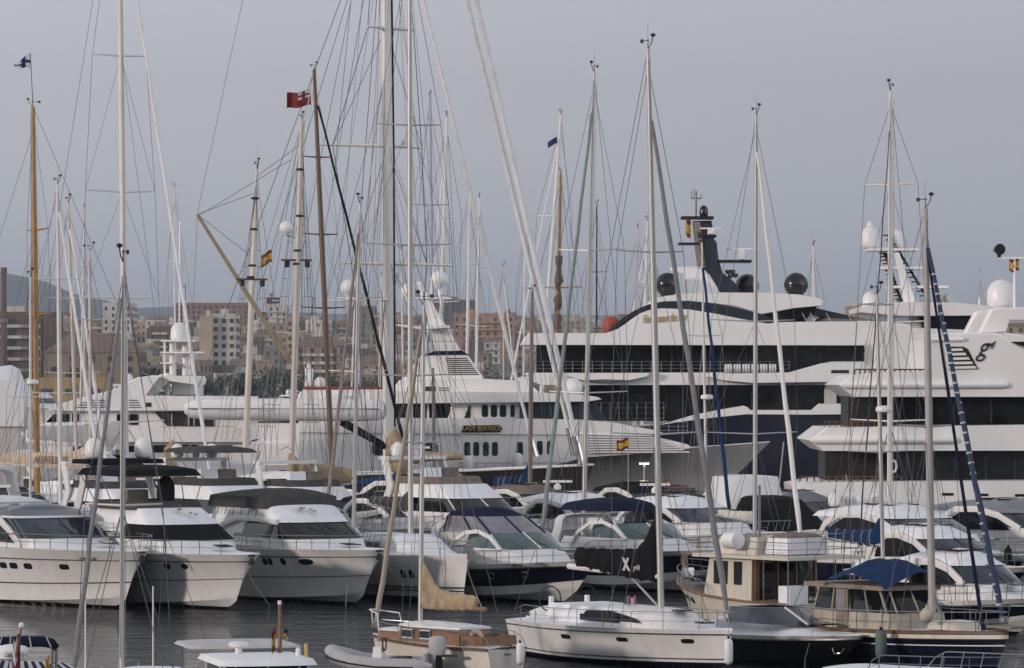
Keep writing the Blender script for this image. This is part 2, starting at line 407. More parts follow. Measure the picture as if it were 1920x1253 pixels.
def unseen_hill():  # hill added out of view so glass and water mirror dark land
    rings = []; rr = random.Random(2)
    for Y, h in ((-60, 1.5), (-90, 22), (-125, 45), (-150, 56), (-200, 58), (-320, 56), (-500, 30)):
        rings.append([(x, Y + 8 * math.sin(x * .013), h * (1 + (.03 * math.sin(x * .021) if Y != -150 else 0))) for x in range(-1600, 1201, 80)])
    tag(MB().loft(rings, False).build('unseen_hill', mat('unseen hill green', (.045, .055, .03), .95, var=.4, scale=.05), None, 60), 'added unseen hill behind the viewpoint that darkens reflections and blocks low sky', 'hill', None, 'structure')
unseen_hill()
# ---------------------------------------------------------------- motor cruisers of the first row
def house(root, bands):
    """bands: (name, material, ringA spec, ringB spec, crown or None, pillar ring indices, pillar material)"""
    out = []
    for bd in bands:
        A, B = plan(*bd[2]), plan(*bd[3])
        o = band(root, bd[0], bd[1], A, B, bd[4] if len(bd) > 4 else None, len(bd) > 7 and bd[7])
        if len(bd) > 5 and bd[5]: mullions(o, bd[6], A, B, bd[5], .04)
        out.append(o)
    return out
def foretrunk(ta, tb, h, w0=.45, w1=.8):
    return lambda t, v: h * sm(tb, ta, t) * (1 - sm(w0, w1, v))
def hatch(root, c, w, tilt=0.0, m=None):
    o = MB().box(c, (w, w, .05), 0, 0, .92).build('deck_hatch', m or GLASS, root, 0); o.rotation_euler = (0, tilt, 0)
    # rotate about its own centre
    o.data.transform(Matrix.Translation((-c[0], -c[1], -c[2]))); o.location = c
    return o
def cleat(root, c): return MB().box(c, (.25, .05, .05)).box((c[0], c[1], c[2] - .04), (.1, .04, .06)).build('cleat', STEEL, root, 0)
def anchor(root, H):
    p = H.pt(1, 1)
    mb = MB().box((p.x + .02, 0, p.z - .05), (.5, .16, .1)).box((p.x + .1, 0, p.z - .3), (.12, .3, .3), 0, 0, .5)
    return mb.build('anchor', RUBBER, root, 0)
def arch(root, xb, xt, w, z0, z1, th=.22, dp=.35, m=None, name='radar_arch', tw=.8):
    P = [(xb, -w, z0)]
    for k in range(9):
        a = math.pi * k / 8; P.append((xb + (xt - xb) * (1 - .25 * (1 - math.sin(a)) ** 1), -w * tw * math.copysign(abs(math.cos(a)) ** .5, math.cos(a)), z0 + (z1 - z0) * (.6 + .4 * math.sin(a) ** .5)))
    P.append((xb, w, z0))
    return pipe_rect(root, P, dp, th, m or WHITE, name)
def pipe_rect(root, P, dp, th, m, name):
    mb = MB(); P = [Vector(p) for p in P]; rings = []
    for i, p in enumerate(P):
        d = (P[min(i + 1, len(P) - 1)] - P[max(i - 1, 0)]); d.x = 0; d.normalize()
        nrm = Vector((0, -d.z, d.y))
        rings.append([p + Vector((sx * dp, 0, 0)) + nrm * th * sy for sx, sy in ((-1, -.3), (-.8, -.5), (.8, -.5), (1, -.3), (1, .3), (.8, .5), (-.8, .5), (-1, .3))])
    return mb.loft(rings, True, True, True).build(name, m, root, 40)
def seatback(root, c, m=None): return MB().box(c, (.4, 1.1, .7), 0, 0, .9).build('helm_seat', m or WDECK, root, 0)

# flybridge cruiser with dark grey canvas over the flybridge
loc, rz = place_bow(709, 1031, 2.55, 30)
B = thing('flybridge_cruiser', 'white flybridge cruiser with grey canvas over its flybridge and an oval bow window', 'motor boat', loc, rz, 'bow-out motor cruisers on the pontoon')
H = Hull(17.5, 4.9, 2.55, 2.3, 1.7, p=2.7, q=.62, flare=1.1, zc=(.12, .55), cw=.76)
H.make(B, [(1, 0)], [WHITE]); H.deck(B, WDECK, foretrunk(.55, .9, .42))
H.strake(B, STRIPE, .84, .035); H.boot(B, BLACKH); H.strake(B, STRIPE, .42, .022, .35, 'hull_crease'); H.rail(B, .5, .62, 8)
H.ports(B, GLASS, [.79], .74, .5, .17); H.ports(B, GLASS, [.695, .635, .61], .74, .2, .19)
house(B, [('cabin_side', WHITE, (2.45, -13.5, -4.3, 1.98, .8), (2.88, -13, -4.6, 1.98, .7)),
          ('windscreen', GLASS, (2.88, -10.5, -4.62, 1.97, .7), (3.62, -10, -5.9, 1.78, .6), None, (4, 7, 10, 13, 16), RUBBER),
          ('cabin_aft', WHITE, (2.5, -13, -9.6, 1.99, .2), (3.66, -12.6, -9.2, 1.86, .2)),
          ('roof', WDECK, (3.6, -13, -5.8, 1.83, .65), (4.42, -13, -7.3, 1.72, .5), .05),
          ('flybridge_canvas', GREYC, (4.2, -13.2, -7.15, 1.95, .4), (4.72, -13, -7.3, 1.9, .4), .38)])
sweepP = [(-12.6, -2.03, 2.5), (-11.6, -2.03, 3.35), (-10, -2.0, 3.72), (-8, -1.93, 3.72), (-6.2, -1.84, 3.62)]
sweep(MB(), sweepP, .06, .12, (0, 1, 0)).build('side_arch', WHITE, B, 50)
for k in range(6): line('canvas_strap', GREYC, B, (-8 - k * .8, -1.93, 4.25), (-8.1 - k * .8, -2.0, 3.85), .02)
hatch(B, (-2.6, 0, 2.72), .75, R(4)); anchor(B, H); cleat(B, (-1.2, -.55, 2.5)); cleat(B, (-1.2, .55, 2.5))
MB().lathe([(.05, 0), (.16, .03), (.16, .1), (.05, .14)], (-6.6, -.4, 4.15), 12).lathe([(.03, 0), (.1, .05), (.1, .12)], (-6.5, 0, 4.1), 10).lathe([(.03, 0), (.1, .05), (.1, .12)], (-6.35, .12, 4.02), 10).build('horn', CHROME, B, 40)
for y in (-1.0, -.1, .8): line('wiper', RUBBER, B, (-4.95 - abs(y) * .05, y, 3.05), (-5.6, y - .55, 3.5), .018, n=4)
MB().box((-5.9, -.9, 3.0), (1.4, .9, .12)).build('chart_paper', WDECK, B, 0)

# flybridge cruiser with black flybridge bimini and black windscreen cover
loc, rz = place_bow(470, 1040, 2.5, 30)
B = thing('flybridge_cruiser', 'white flybridge cruiser with a black windscreen cover beside the one with canvas', 'motor boat', loc, rz, 'bow-out motor cruisers on the pontoon')
H = Hull(16.5, 4.7, 2.5, 2.3, 1.7, p=2.7, q=.62, flare=1.1, zc=(.12, .55), cw=.76)
H.make(B, [(1, 0)], [WHITE]); H.deck(B, WDECK, foretrunk(.5, .9, .5))
H.strake(B, STRIPE, .84, .035); H.boot(B, BLACKH); H.strake(B, STRIPE, .45, .025, .3, 'hull_crease'); H.rail(B, .5, .6, 7)
H.ports(B, GLASS, [.80, .725], .74, .24, .15)
house(B, [('cabin_side', WHITE, (2.4, -12.5, -4.6, 1.94, .9), (2.95, -12.2, -4.9, 1.95, .8)),
          ('windscreen_cover', BLACKC, (2.95, -9.5, -4.9, 1.95, .8), (3.62, -9, -6.3, 1.74, .6)),
          ('roof', WDECK, (3.62, -12.5, -6.25, 1.8, .65), (4.3, -12.4, -7.6, 1.55, .6), .05),
          ('flybridge_screen', GREYC, (4.25, -12.3, -7.9, 1.85, .9), (4.62, -12.2, -8.2, 1.8, .9))])
hatch(B, (-2.9, .1, 2.78), .7, R(4)); anchor(B, H); cleat(B, (-1.1, -.5, 2.45)); cleat(B, (-1.1, .5, 2.45))
MB().lathe([(.05, 0), (.15, .03), (.15, .1)], (-7.1, 0, 4.2), 12).lathe([(.03, 0), (.1, .05), (.1, .12)], (-6.8, .4, 4.05), 10).lathe([(.03, 0), (.1, .05), (.1, .12)], (-6.7, .62, 3.98), 10).build('horn', CHROME, B, 40)
line('bracket', STEEL, B, (-7.1, 0, 4.3), (-7.1, 0, 4.5), .03); seatback(B, (-10.4, -.6, 4.75), TAUPE)
dome(B, (-9.6, .5, 4.5), .42, 1.25, BLACKC, 'console_cover', 14)
band(B, 'bimini', BLACKC, plan(5.72, -13.6, -8.6, 2.1, .7), plan(6.02, -13.4, -8.9, 1.9, .7), .2)
for sd in (-1, 1):
    for xa, xb in ((-9.2, -8.8), (-10.4, -11.2), (-12.2, -13.4)): line('bimini_bow', STEEL, B, (xa, sd * 1.8, 4.5), (xb, sd * 2.0, 5.75), .025)
arch(B, -13.6, -13.9, 2.1, 4.0, 6.2, .14, .32, GREYH); band(B, 'arch_hardtop', BLACKC, plan(6.22, -14.4, -12.6, 2.0, .3), plan(6.42, -14.4, -12.7, 1.95, .3), .05, True); dome(B, (-13.6, -1.25, 6.46), .42, .95); dome(B, (-13.6, 1.25, 6.46), .42, .95)
MB().lathe([(.06, 0), (.3, .15), (.3, .4), (.1, .62)], (-13.6, 0, 6.46), 10).build('searchlight', CHROME, B, 40)

# big coupe cruiser at the left with dark glass roof
loc, rz = place_bow(264, 1034, 2.6, 33)
B = thing('sport_cruiser', 'large white sport cruiser with curved dark roof glass and radar scanner', 'motor boat', loc, rz, 'bow-out motor cruisers on the pontoon')
H = Hull(20, 5.2, 2.6, 2.5, 1.7, p=2.7, q=.62, flare=1.1, zc=(.12, .55), cw=.76)
H.make(B, [(1, 0)], [WHITE]); H.deck(B, WDECK, foretrunk(.5, .92, .5))
H.strake(B, STRIPE, .8, .035); H.boot(B, BLACKH); H.strake(B, RUBBER, .33, .035, .0, 'hull_stripe'); H.rail(B, .45, .65, 9)
H.ports(B, GLASS, [.80, .665, .605], .66, .32, .15, False); H.ports(B, GLASS, [.56], .66, .3, .15, False)
house(B, [('cabin_side', WHITE, (2.5, -17, -5.8, 2.1, 1.2), (2.98, -16.5, -6.1, 2.1, 1.1)),
          ('windscreen', BLUEGL, (2.98, -12, -6.1, 2.1, 1.1), (3.85, -12, -8.0, 1.95, .7), None, (4, 10, 16), RUBBER),
          ('roof_rim', WHITE, (3.85, -15.5, -7.9, 2.02, .7), (3.95, -15.5, -8.0, 2.02, .7)),
          ('roof_glass', BLUEGL, (3.95, -13.4, -8.02, 1.98, .7), (4.2, -13.2, -8.9, 1.7, .6), .28),
          ('roof', WDECK, (3.95, -17, -12.6, 2.1, .2), (4.45, -16.4, -12.5, 1.85, .2), .3)])
sweep(MB(), [(-7.3, -2.13, 2.6), (-8.6, -2.12, 3.35), (-9.9, -2.1, 3.9), (-12, -2.08, 4.15), (-14, -2.1, 4.1)], .07, .16, (0, 1, 0)).build('side_arch', WHITE, B, 50)
MB().prism([(-8.0, 2.75), (-9.0, 3.35), (-10.5, 3.85), (-13, 3.9), (-13.5, 2.8)], -2.125, -2.12).build('side_window', GLASS, B, 0)
arch(B, -16.2, -16.0, 2.1, 4.2, 6.0, .25, .5); scanner(B, (-14.0, -.3, 4.7), 1.7, R(60))
pipe('handrail', STEEL, B, [(-14, -.7, 4.7), (-14, -.7, 5.4), (-14, -.55, 5.65), (-14, -.3, 5.72), (-14, -.05, 5.65), (-14, .1, 5.4)], .05)
pipe('roof_rail', STEEL, B, [(-12.8, 1.8, 4.5), (-12.8, 1.8, 4.75), (-16, 1.8, 4.8)], .03)
hatch(B, (-3.0, 0, 2.9), .7, R(4)); anchor(B, H); cleat(B, (-1.2, -.5, 2.55)); cleat(B, (-1.2, .5, 2.55))
for y in (-1.1, .2): line('wiper', RUBBER, B, (-6.3, y, 3.1), (-7.1, y - .6, 3.6), .02, n=4)
text(B, '7ª PM-1-378', .2, GREYC, facing(H.pt(.885, .83, -1) + Vector((0.02, -.03, 0)), H.pt(.9, .83, -1) - H.pt(.87, .83, -1), (0, 0, 1)), name='registration')

# open cruisers with navy hulls
def open_cruiser(px, py, zb, al, L, W, label, canvas, rails=9, full=True):
    loc, rz = place_bow(px, py, zb, al)
    B = thing('open_cruiser', label, 'motor boat', loc, rz, 'bow-out motor cruisers on the pontoon')
    H = Hull(L, W, zb, zb - .55, 2.3, p=2.4, q=.6, flare=1.0, zc=(.25, .8), cw=.8)
    H.make(B, [(.28, 0), (.83, 1), (1, 0)], [WHITE, NAVY, BLACKH]); H.deck(B, WDECK, foretrunk(.45, .88, .42))
    H.strake(B, STRIPE, .84, .03); H.boot(B, BLACKH); H.rail(B, .36, .62, rails)
    H.ports(B, BLACKH, [.74, .56], .62, .2, .17, frame=STEEL)
    k = L / 13.0
    b = house(B, [('cabin_side', WHITE, (zb - .35, -11 * k, -3.6 * k, W * .42, 1.5), (zb + .35, -10.5 * k, -4.4 * k, W * .41, 1.3)),
              ('windscreen', TEAL, (zb + .33, -8.3 * k, -4.4 * k, W * .41, 1.3), (zb + 1.05, -8.2 * k, -6.0 * k, W * .36, .9), None, (5, 10, 15), WHITE)])
    for sd in (-1, 1):
        pts = [(-9.9 * k, sd * W * .425, zb - .1), (-9.2 * k, sd * W * .43, zb + .55), (-8.2 * k, sd * W * .42, zb + 1.02), (-7.2 * k, sd * W * .405, zb + 1.1), (-6.2 * k, sd * W * .40, zb + .85), (-5.3 * k, sd * W * .41, zb + .3)]
        sweep(MB(), pts, .05, .09, (0, 1, 0)).build('window_arch', WHITE, B, 60)
    hatch(B, (-2.6, .1, zb + .38), .65, R(5)); anchor(B, H); cleat(B, (-1.1, -.5, zb + .1)); cleat(B, (-1.1, .5, zb + .1))
    A = plan(zb + 1.0, -10.2 * k, -6.1 * k, W * .40, .8); C = plan(zb + 1.75, -10.2 * k, -7.6 * k, W * .35, .8)
    if full:
        o = band(B, 'vinyl_screen', VINYL, A, C)
        mullions(o, canvas, A, C, (0, 3, 6, 10, 14, 17, 20), .05, 'canvas_seam')
        band(B, 'bimini', canvas, C, plan(zb + 1.95, -10.2 * k, -8.2 * k, W * .3, .7), .22)
    else:
        C = plan(zb + 1.6, -10.9 * k, -6.9 * k, W * .43, .8)
        band(B, 'bimini', canvas, C, plan(zb + 1.95, -10.6 * k, -7.2 * k, W * .36, .7), .3)
        for sd in (-1, 1):
            for xa, xb in ((-8, -7.2), (-8, -9), (-9.6, -10.5)):
                line('bimini_bow', STEEL, B, (xa * k, sd * W * .42, zb + .4), (xb * k, sd * W * .42, zb + 1.62), .02)
    for y in (-.9, .5): line('wiper', RUBBER, B, (-4.6 * k, y, zb + .42), (-5.3 * k, y - .5, zb + .8), .016, n=4)
    MB().box((-7.2 * k, -.6, zb + .5), (.5, .5, .5)).box((-7.5 * k, -.6, zb + .9), (.12, .5, .5)).build('helm_seat', WDECK, B, 0)
    arch(B, -11.2 * k, -11.3 * k, W * .44, zb - .1, zb + 1.3, .2, .35)
    return B, H
Bo, Ho = open_cruiser(1118, 1051, 2.05, 32, 13.2, 4.1, 'open cruiser with navy hull, navy canopy and clear vinyl screens', NAVYC)
text(Bo, 'BR 1218', .17, GREYC, facing(Ho.pt(.72, .93, -1) + Vector((0, -.03, 0)), Ho.pt(.74, .93, -1) - Ho.pt(.7, .93, -1), (0, 0, 1)), name='registration')
Bo, Ho = open_cruiser(1352, 1030, 2.15, 33, 13.2, 4.2, 'open cruiser with navy hull under a wide loose navy bimini', NAVYC, full=False)
# hardtop sport cruisers on the right
def hardtop(px, py, zb, al, L, W, label, hullm, roofm, domes=True, glass=BLUEGL, dz=0.0):
    loc, rz = place_bow(px, py, zb, al)
    B = thing('sport_cruiser', label, 'motor boat', loc, rz, 'bow-out motor cruisers on the pontoon')
    H = Hull(L, W, zb, zb - .45, 2.4, p=2.4, q=.6, flare=1.0, zc=(.25, .8), cw=.8)
    H.make(B, [(.2, 0), (.78, 1), (1, 0)], [WHITE, hullm, BLACKH]); H.deck(B, WDECK, foretrunk(.45, .92, .4 + dz))
    H.strake(B, STRIPE, .79, .03); H.boot(B, BLACKH); H.rail(B, .36, .62, 9)
    k = L / 14.0; z = zb + dz
    house(B, [('cabin_side', WHITE, (zb - .3, -12 * k, -4.0 * k, W * .43, 1.5), (z + .4, -11.6 * k, -4.8 * k, W * .42, 1.3)),
              ('windscreen', glass, (z + .4, -9.5 * k, -4.8 * k, W * .42, 1.3), (z + 1.1, -9.4 * k, -6.6 * k, W * .38, .9), None, (5, 10, 15), RUBBER),
              ('hardtop', WDECK if roofm is WHITE else roofm, (z + 1.08, -12.4 * k, -6.5 * k, W * .41, .9), (z + 1.3, -12.3 * k, -7.2 * k, W * .36, .9), .42, (), None, True)])
    for sd in (-1, 1):
        pts = [(-11.9 * k, sd * W * .43, z + .1), (-11.3 * k, sd * W * .44, z + .75), (-10.3 * k, sd * W * .44, z + 1.18), (-9.0 * k, sd * W * .43, z + 1.22), (-7.6 * k, sd * W * .42, z + .95), (-6.2 * k, sd * W * .42, z + .35)]
        sweep(MB(), pts, .07, .14, (0, 1, 0)).build('window_arch', WHITE, B, 60)
        MB().prism([(-11.2 * k, z + .2), (-10.9 * k, z + .7), (-10 * k, z + 1.08), (-9 * k, z + 1.1), (-7.8 * k, z + .8), (-6.8 * k, z + .3)], sd * W * .435, sd * W * .432).build('side_window', GLASS, B, 0)
    for i, (xx, yy) in enumerate(((-8.6, -.4), (-8.6, .55), (-9.7, -.4), (-9.7, .55))):
        MB().box((xx * k, yy, z + 1.66 + .02 * (i > 1)), (.75, .75, .05)).build('roof_window', GLASS, B, 0)
    if domes:
        dome(B, (-11.6 * k, -1.25, z + 1.55), .3, .62); dome(B, (-11.6 * k, 1.25, z + 1.55), .3, .62)
        scanner(B, (-11.4 * k, 0, z + 1.65), 1.5, R(70)); pipe('handrail', STEEL, B, [(-11.8 * k, -.35, z + 1.5), (-11.8 * k, -.45, z + 2.1), (-11.8 * k, -.3, z + 2.5), (-11.8 * k, -.4, z + 3.0)], .035)
    hatch(B, (-2.8, .1, zb + .4 + dz * .6), .65, R(5)); anchor(B, H); cleat(B, (-1.1, -.5, zb + .1))
    for y in (-.8, .5): line('wiper', RUBBER, B, (-5 * k, y, z + .5), (-5.8 * k, y - .5, z + .9), .016, n=4)
    return B, H
hardtop(1930, 1040, 2.25, 34, 15, 4.6, 'white sport cruiser with navy hull, white hardtop and two small domes', NAVY, WHITE, dz=.35)
hardtop(2160, 1030, 2.35, 34, 15.5, 4.6, 'white sport cruiser with grey hardtop and a black fender at its side', WHITE, mat('grey hardtop', (.16, .17, .19), .4), False, BLUEGL, .4)
# ---------------------------------------------------------------- big yachts lying behind the small craft
class Side:
    """a yacht lying side-on: outlines are given as photo pixels on the plane of its near side and extruded across its beam"""
    def __init__(s, name, label, cat, px, Y, group=None):
        s.Y = Y; s.px = px; s.k = Y / F
        s.r = thing(name, label, cat, ((px - CX) * s.k, Y, 0), 0, group)
    def xz(s, p): return ((p[0] - s.px) * s.k, CH - (p[1] - HY) * s.k)
    def at(s, px, py, y=0.0): x, z = s.xz((px, py)); return Vector((x, y, z))
    def p(s, name, m, poly, y0, y1, ch=.04, par=None):
        return MB().prism([s.xz(q) for q in poly], y0, y1, 0, ch).build(name, m, par or s.r, 24)
    def rect(s, name, m, a, b, c, d, y0, y1, ch=0.0, par=None): return s.p(name, m, [(a, b), (c, b), (c, d), (a, d)], y0, y1, ch, par)
    def rail(s, a, b, py0, py1, y=.15, n=12, rows=3, r=.02, m=None):
        for k in range(rows):
            py = py0 + (py1 - py0) * k / rows
            line('rail', m or STEEL, s.r, s.at(a, py, y), s.at(b, py, y), r, n=4)
        for k in range(n + 1):
            x = a + (b - a) * k / n; line('rail_post', m or STEEL, s.r, s.at(x, py1, y), s.at(x, py0, y), r * 1.1, n=4)
    def tube(s, name, m, pts, r, y=0.0, n=6): return pipe(name, m, s.r, [s.at(a, b, y) for a, b in pts], r, n)
    def portrow(s, name, m, spec, y, th=.03, rnd=.3):
        for x, yy, w, h in spec:
            poly = []
            for cx, cy, a0 in ((1, -1, 0), (1, 1, 1), (-1, 1, 2), (-1, -1, 3)):
                rr = rnd * min(w, h)
                for j in range(3):
                    a = math.pi / 2 * (a0 + j / 2) - math.pi / 2
                    poly.append((x + cx * (w / 2 - rr) + rr * math.cos(a), yy + cy * (h / 2 - rr) + rr * math.sin(a)))
            s.p(name, m, poly, y - th, y + .05, 0)
SWOOSH = mat('slate blue band', (.022, .028, .04), .25, var=.1)
YWHITE = mat('yacht white', (.86, .84, .82), .25, var=.04, scale=.3, streak=.08, coat=.4)
NAVYY = mat('yacht navy', (.007, .009, .024), .12, var=.2, coat=.5)
GREENGL = mat('green black porthole glass', (.012, .03, .028), .08, var=.2)
# --- navy-hulled superyacht
Yt = Side('superyacht', 'navy hulled superyacht with black domes, black mast and a gold script name', 'yacht', 1300, 345)
Yt.p('hull', NAVYY, [(1118, 806), (1236, 798), (1300, 783), (1396, 772), (1520, 777), (1700, 776), (2300, 760), (2380, 750), (2300, 958), (1110, 958)], 0, 13, .3)
Yt.p('bulwark', YWHITE, [(1236, 797), (1300, 778), (1350, 768), (1392, 761), (1400, 764), (1404, 769), (1521, 769), (1535, 757), (1720, 755), (2360, 742), (2370, 752), (1720, 776), (1520, 778), (1396, 777), (1310, 786)], -.18, .5, .1)
Yt.rect('main_deck_glass', GLASS, 1105, 720, 2200, 790, 1.9, 12, 0)
Yt.rect('pillar', GREYH, 1547, 722, 1570, 760, .6, 1.3, .1)
for x in (1150, 1250, 1330, 1410, 1480, 1620, 1690): Yt.rect('window_mullion', RUBBER, x, 722, x + 3, 770, 1.82, 1.95)
Yt.p('deck_slab', YWHITE, [(985, 699), (2100, 698), (2100, 722), (1012, 722), (990, 713)], 0, 13, .1)
for poly in ([(1055, 699), (1225, 699), (1218, 706), (1185, 714), (1135, 718), (1085, 714), (1062, 706)], [(1322, 707), (1345, 701), (1480, 698), (1538, 682), (1560, 678), (1650, 678), (1730, 690), (1730, 712), (1600, 716), (1560, 719), (1400, 719), (1345, 713)]):
    Yt.p('wing_platform', YWHITE, poly, -.9, .4, .3)
Yt.rect('vent_slot', RUBBER, 1557, 694, 1590, 700, -.93, -.85)
for k in range(6):
    a = Yt.at(1358 + 16.5 * k, 691, -.55); b = Yt.at(1358 + 16.5 * k + 14, 691, -.55)
    o = MB().tube([a, a + (b - a) * .06, b - (b - a) * .06, b], [.2, .36, .36, .2], 12).build('life_raft_canister', DOME, Yt.r, 50)
    for q in (.3, .7): MB().tube([a + (b - a) * (q - .03), a + (b - a) * (q + .03)], .375, 12).build('strap', RUBBER, o, 50)
Yt.rect('upper_deck_glass', GLASS, 1006, 648, 1735, 700, 2.0, 11.5, 0)
for x in (1060, 1100, 1175, 1260, 1340, 1400, 1465, 1540, 1600, 1665): Yt.rect('window_mullion', RUBBER, x, 650, x + 3, 699, 1.93, 2.05)
Yt.rail(1000, 1480, 678, 698, .15, 26, 3); Yt.rail(1110, 1245, 755, 795, .2, 8, 4)
top = [(975, 647), (990, 625), (1135, 625), (1158, 617), (1172, 608), (1185, 598), (1200, 588), (1215, 582), (1240, 578), (1290, 580), (1340, 588), (1390, 598), (1440, 607), (1470, 604), (1560, 603), (1640, 603), (1690, 606), (1725, 612), (1737, 648)]
Yt.p('bridge_deck', YWHITE, top, -.1, 13, .1)
Yt.p('side_band', SWOOSH, [(1140, 621), (1165, 598), (1190, 582), (1215, 571), (1245, 565), (1290, 564), (1330, 568), (1380, 577), (1430, 590), (1466, 604), (1440, 608), (1390, 599), (1340, 589), (1290, 581), (1240, 579), (1215, 583), (1200, 589), (1185, 599), (1172, 609), (1158, 618)], .12, 2.5, .05)
for k in range(4): Yt.tube('louvre', RUBBER, [(1150 + 8 * k, 617 - 1 * k), (1170 + 7 * k, 601 - 2 * k), (1200 + 5 * k, 586 - 3.5 * k), (1212 + 4 * k, 580 - 3.5 * k)], .06, .08, 4)
Yt.p('sun_deck_roof', YWHITE, [(1214, 572), (1225, 561), (1245, 555), (1290, 550), (1350, 548), (1440, 549), (1500, 552), (1538, 559), (1545, 566), (1543, 573), (1490, 578), (1432, 590), (1380, 577), (1330, 568), (1290, 564), (1245, 565)], .4, 12, .15)
Yt.p('wheelhouse_glass', GLASS, [(1400, 577), (1536, 573), (1520, 588), (1512, 604), (1445, 605)], 1.2, 11, 0)
Yt.p('wheelhouse_brow', SWOOSH, [(1530, 576), (1560, 583), (1600, 592), (1604, 597), (1560, 596), (1528, 590)], 2, 11, .05)
Yt.p('deck_cover', TAUPE, [(1528, 604), (1545, 595), (1590, 592), (1635, 597), (1655, 605)], 2, 6, .3)
for x in (1505, 1520, 1550, 1590, 1622): line('awning_post', STEEL, Yt.r, Yt.at(x, 587, .6), Yt.at(x + 9, 604, .6), .04, n=5)
Yt.p('mast_fin', YWHITE, [(1261, 499), (1300, 496), (1322, 499), (1336, 512), (1350, 535), (1358, 552), (1296, 553), (1290, 540), (1287, 508), (1262, 505)], 5, 7.4, .2)
Yt.p('mast', SWOOSH, [(1305, 410), (1340, 409), (1343, 425), (1338, 436), (1350, 450), (1354, 485), (1362, 512), (1386, 530), (1402, 556), (1352, 556), (1338, 518), (1325, 499), (1312, 480)], 5.2, 7.2, .25)
Yt.p('mast_ladder_panel', TEAKG, [(1304, 412), (1318, 412), (1328, 498), (1312, 496)], 5.1, 5.22, 0)
for k in range(9): Yt.rect('ladder_rung', RUBBER, 1312 + k * 1.2, 432 + k * 7.5, 1324 + k * 1.1, 434 + k * 7.5, 5.02, 5.1)
for a, b, c, d in ((1282, 401, 1344, 406), (1277, 451, 1316, 455), (1314, 436, 1349, 441), (1354, 484, 1416, 489)): Yt.rect('mast_platform', BLKDOME, a, b, c, d, 5, 7.6, .04)
Yt.rect('radar_scanner', DOME, 1368, 461, 1430, 464, 6, 6.2); Yt.rect('radar_pedestal', DOME, 1392, 464, 1404, 484, 5.8, 6.4, .1)
Yt.rect('radar_scanner', DOME, 1318, 423, 1358, 426, 4.6, 4.8); Yt.rect('radar_pedestal', DOME, 1332, 426, 1345, 436, 4.5, 5.1, .1)
Yt.tube('antenna_pole', BLKDOME, [(1311, 402), (1311, 352)], .1, 6); Yt.tube('antenna_bar', BLKDOME, [(1302, 366), (1321, 366)], .05, 6)
for x, y in ((1302, 352), (1321, 358), (1307, 347)): Yt.tube('antenna', BLKDOME, [(x, 366), (x, y)], .045, 6)
for x in (1254, 1411, 1498): balldome(Yt.r, Yt.at(x, 532, 3.5 if x != 1411 else 8), .99, BLKDOME)
dome(Yt.r, Yt.at(1326, 401, 6.2), .36, .95, BLKDOME)
for x, y in ((1371, 505), (1380, 505), (1376, 513), (1386, 512)): MB().lathe([(.1, 0), (.22, .1), (.22, .35)], Yt.at(x, y + 6, 5.4), 8).build('horn', BLKDOME, Yt.r, 0)
Yt.rail(990, 1140, 606, 625, .3, 14, 3); dome(Yt.r, Yt.at(1147, 624, 1.5), .75, 1.35, ORANGE, 'tender_cover')
text(Yt.r, 'Here comes the Sun', 1.0, GOLD, facing(Yt.at(1245, 597, -.13), (1, 0, .06), (0, 0, 1)), .45, 'name_lettering', .03, .42)
# --- white motor yacht with a name board
LB = Side('motor_yacht', 'white motor yacht with grey hull, gold lettered name board and slanted white mast', 'yacht', 1000, 318)
loc, rz = place_bow(1444, 831, 5.35, 86, 322.6)
hr = bpy.data.objects.new('tmp_hull', None)
H = Hull(64, 10, 5.4, 3.5, 5.5, p=2.2, q=.75, t0=.45, flare=1.0, zc=(.4, 1.5), sp=2.6)
M4 = Matrix.Translation(Vector(loc) - LB.r.location) @ Matrix.Rotation(rz, 4, 'Z')
def into(o, root, M):
    o.data.transform(M); o.parent = root
o = H.make(None, [(1, 0)], [GREYH]); into(o, LB.r, M4)
o = H.deck(None, WDECK); into(o, LB.r, M4)
LB.p('main_deck_side', YWHITE, [(560, 808), (1095, 813), (1150, 814), (1230, 820), (1290, 834), (1297, 840), (1250, 848), (1100, 858), (960, 893), (560, 893)], .05, 9, .05)
LB.portrow('window', GREENGL, [(876, 842, 11, 26), (893, 842, 11, 26), (911, 842, 11, 26), (928, 842, 11, 26), (975, 842, 11, 26), (1012, 840, 11, 26), (1031, 840, 11, 26), (755, 842, 34, 22), (808, 842, 26, 22), (712, 842, 30, 24)], .05)
for k in range(8): LB.p('bow_slat', YWHITE, [(1086 + 2.5 * k, 813 + 4.8 * k), (1222 + 10 * k, 815.5 + 4.4 * k), (1224 + 10 * k, 818 + 4.4 * k), (1086 + 2.5 * k, 816 + 4.8 * k)], -.22, .3, .03)
LB.p('upper_bulwark', YWHITE, [(560, 783), (1000, 785), (1090, 787), (1140, 791), (1232, 808), (1252, 815), (1095, 816), (560, 811)], -.12, 9.4, .08)
LB.p('upper_deckhouse', YWHITE, [(852, 752), (990, 752), (990, 787), (838, 787)], 1, 8.5, .03)
LB.portrow('window', GREENGL, [(909, 771, 12, 23), (926, 771, 12, 23), (943, 771, 12, 23), (961, 771, 8, 23)], 1.0)
LB.p('window', GREENGL, [(870, 784), (878, 763), (882, 760), (882, 784)], .96, 1.05, 0)
LB.rect('aft_deck_shade', SHADEI, 700, 756, 842, 788, 2.5, 8, 0); LB.rect('sofa', NAVYC, 742, 778, 838, 790, 1.4, 2.4, .1)  # dark block in place of the shade on the open aft deck
for x in (765, 800): LB.rect('pillar', YWHITE, x, 756, x + 4, 788, 1.1, 1.3)
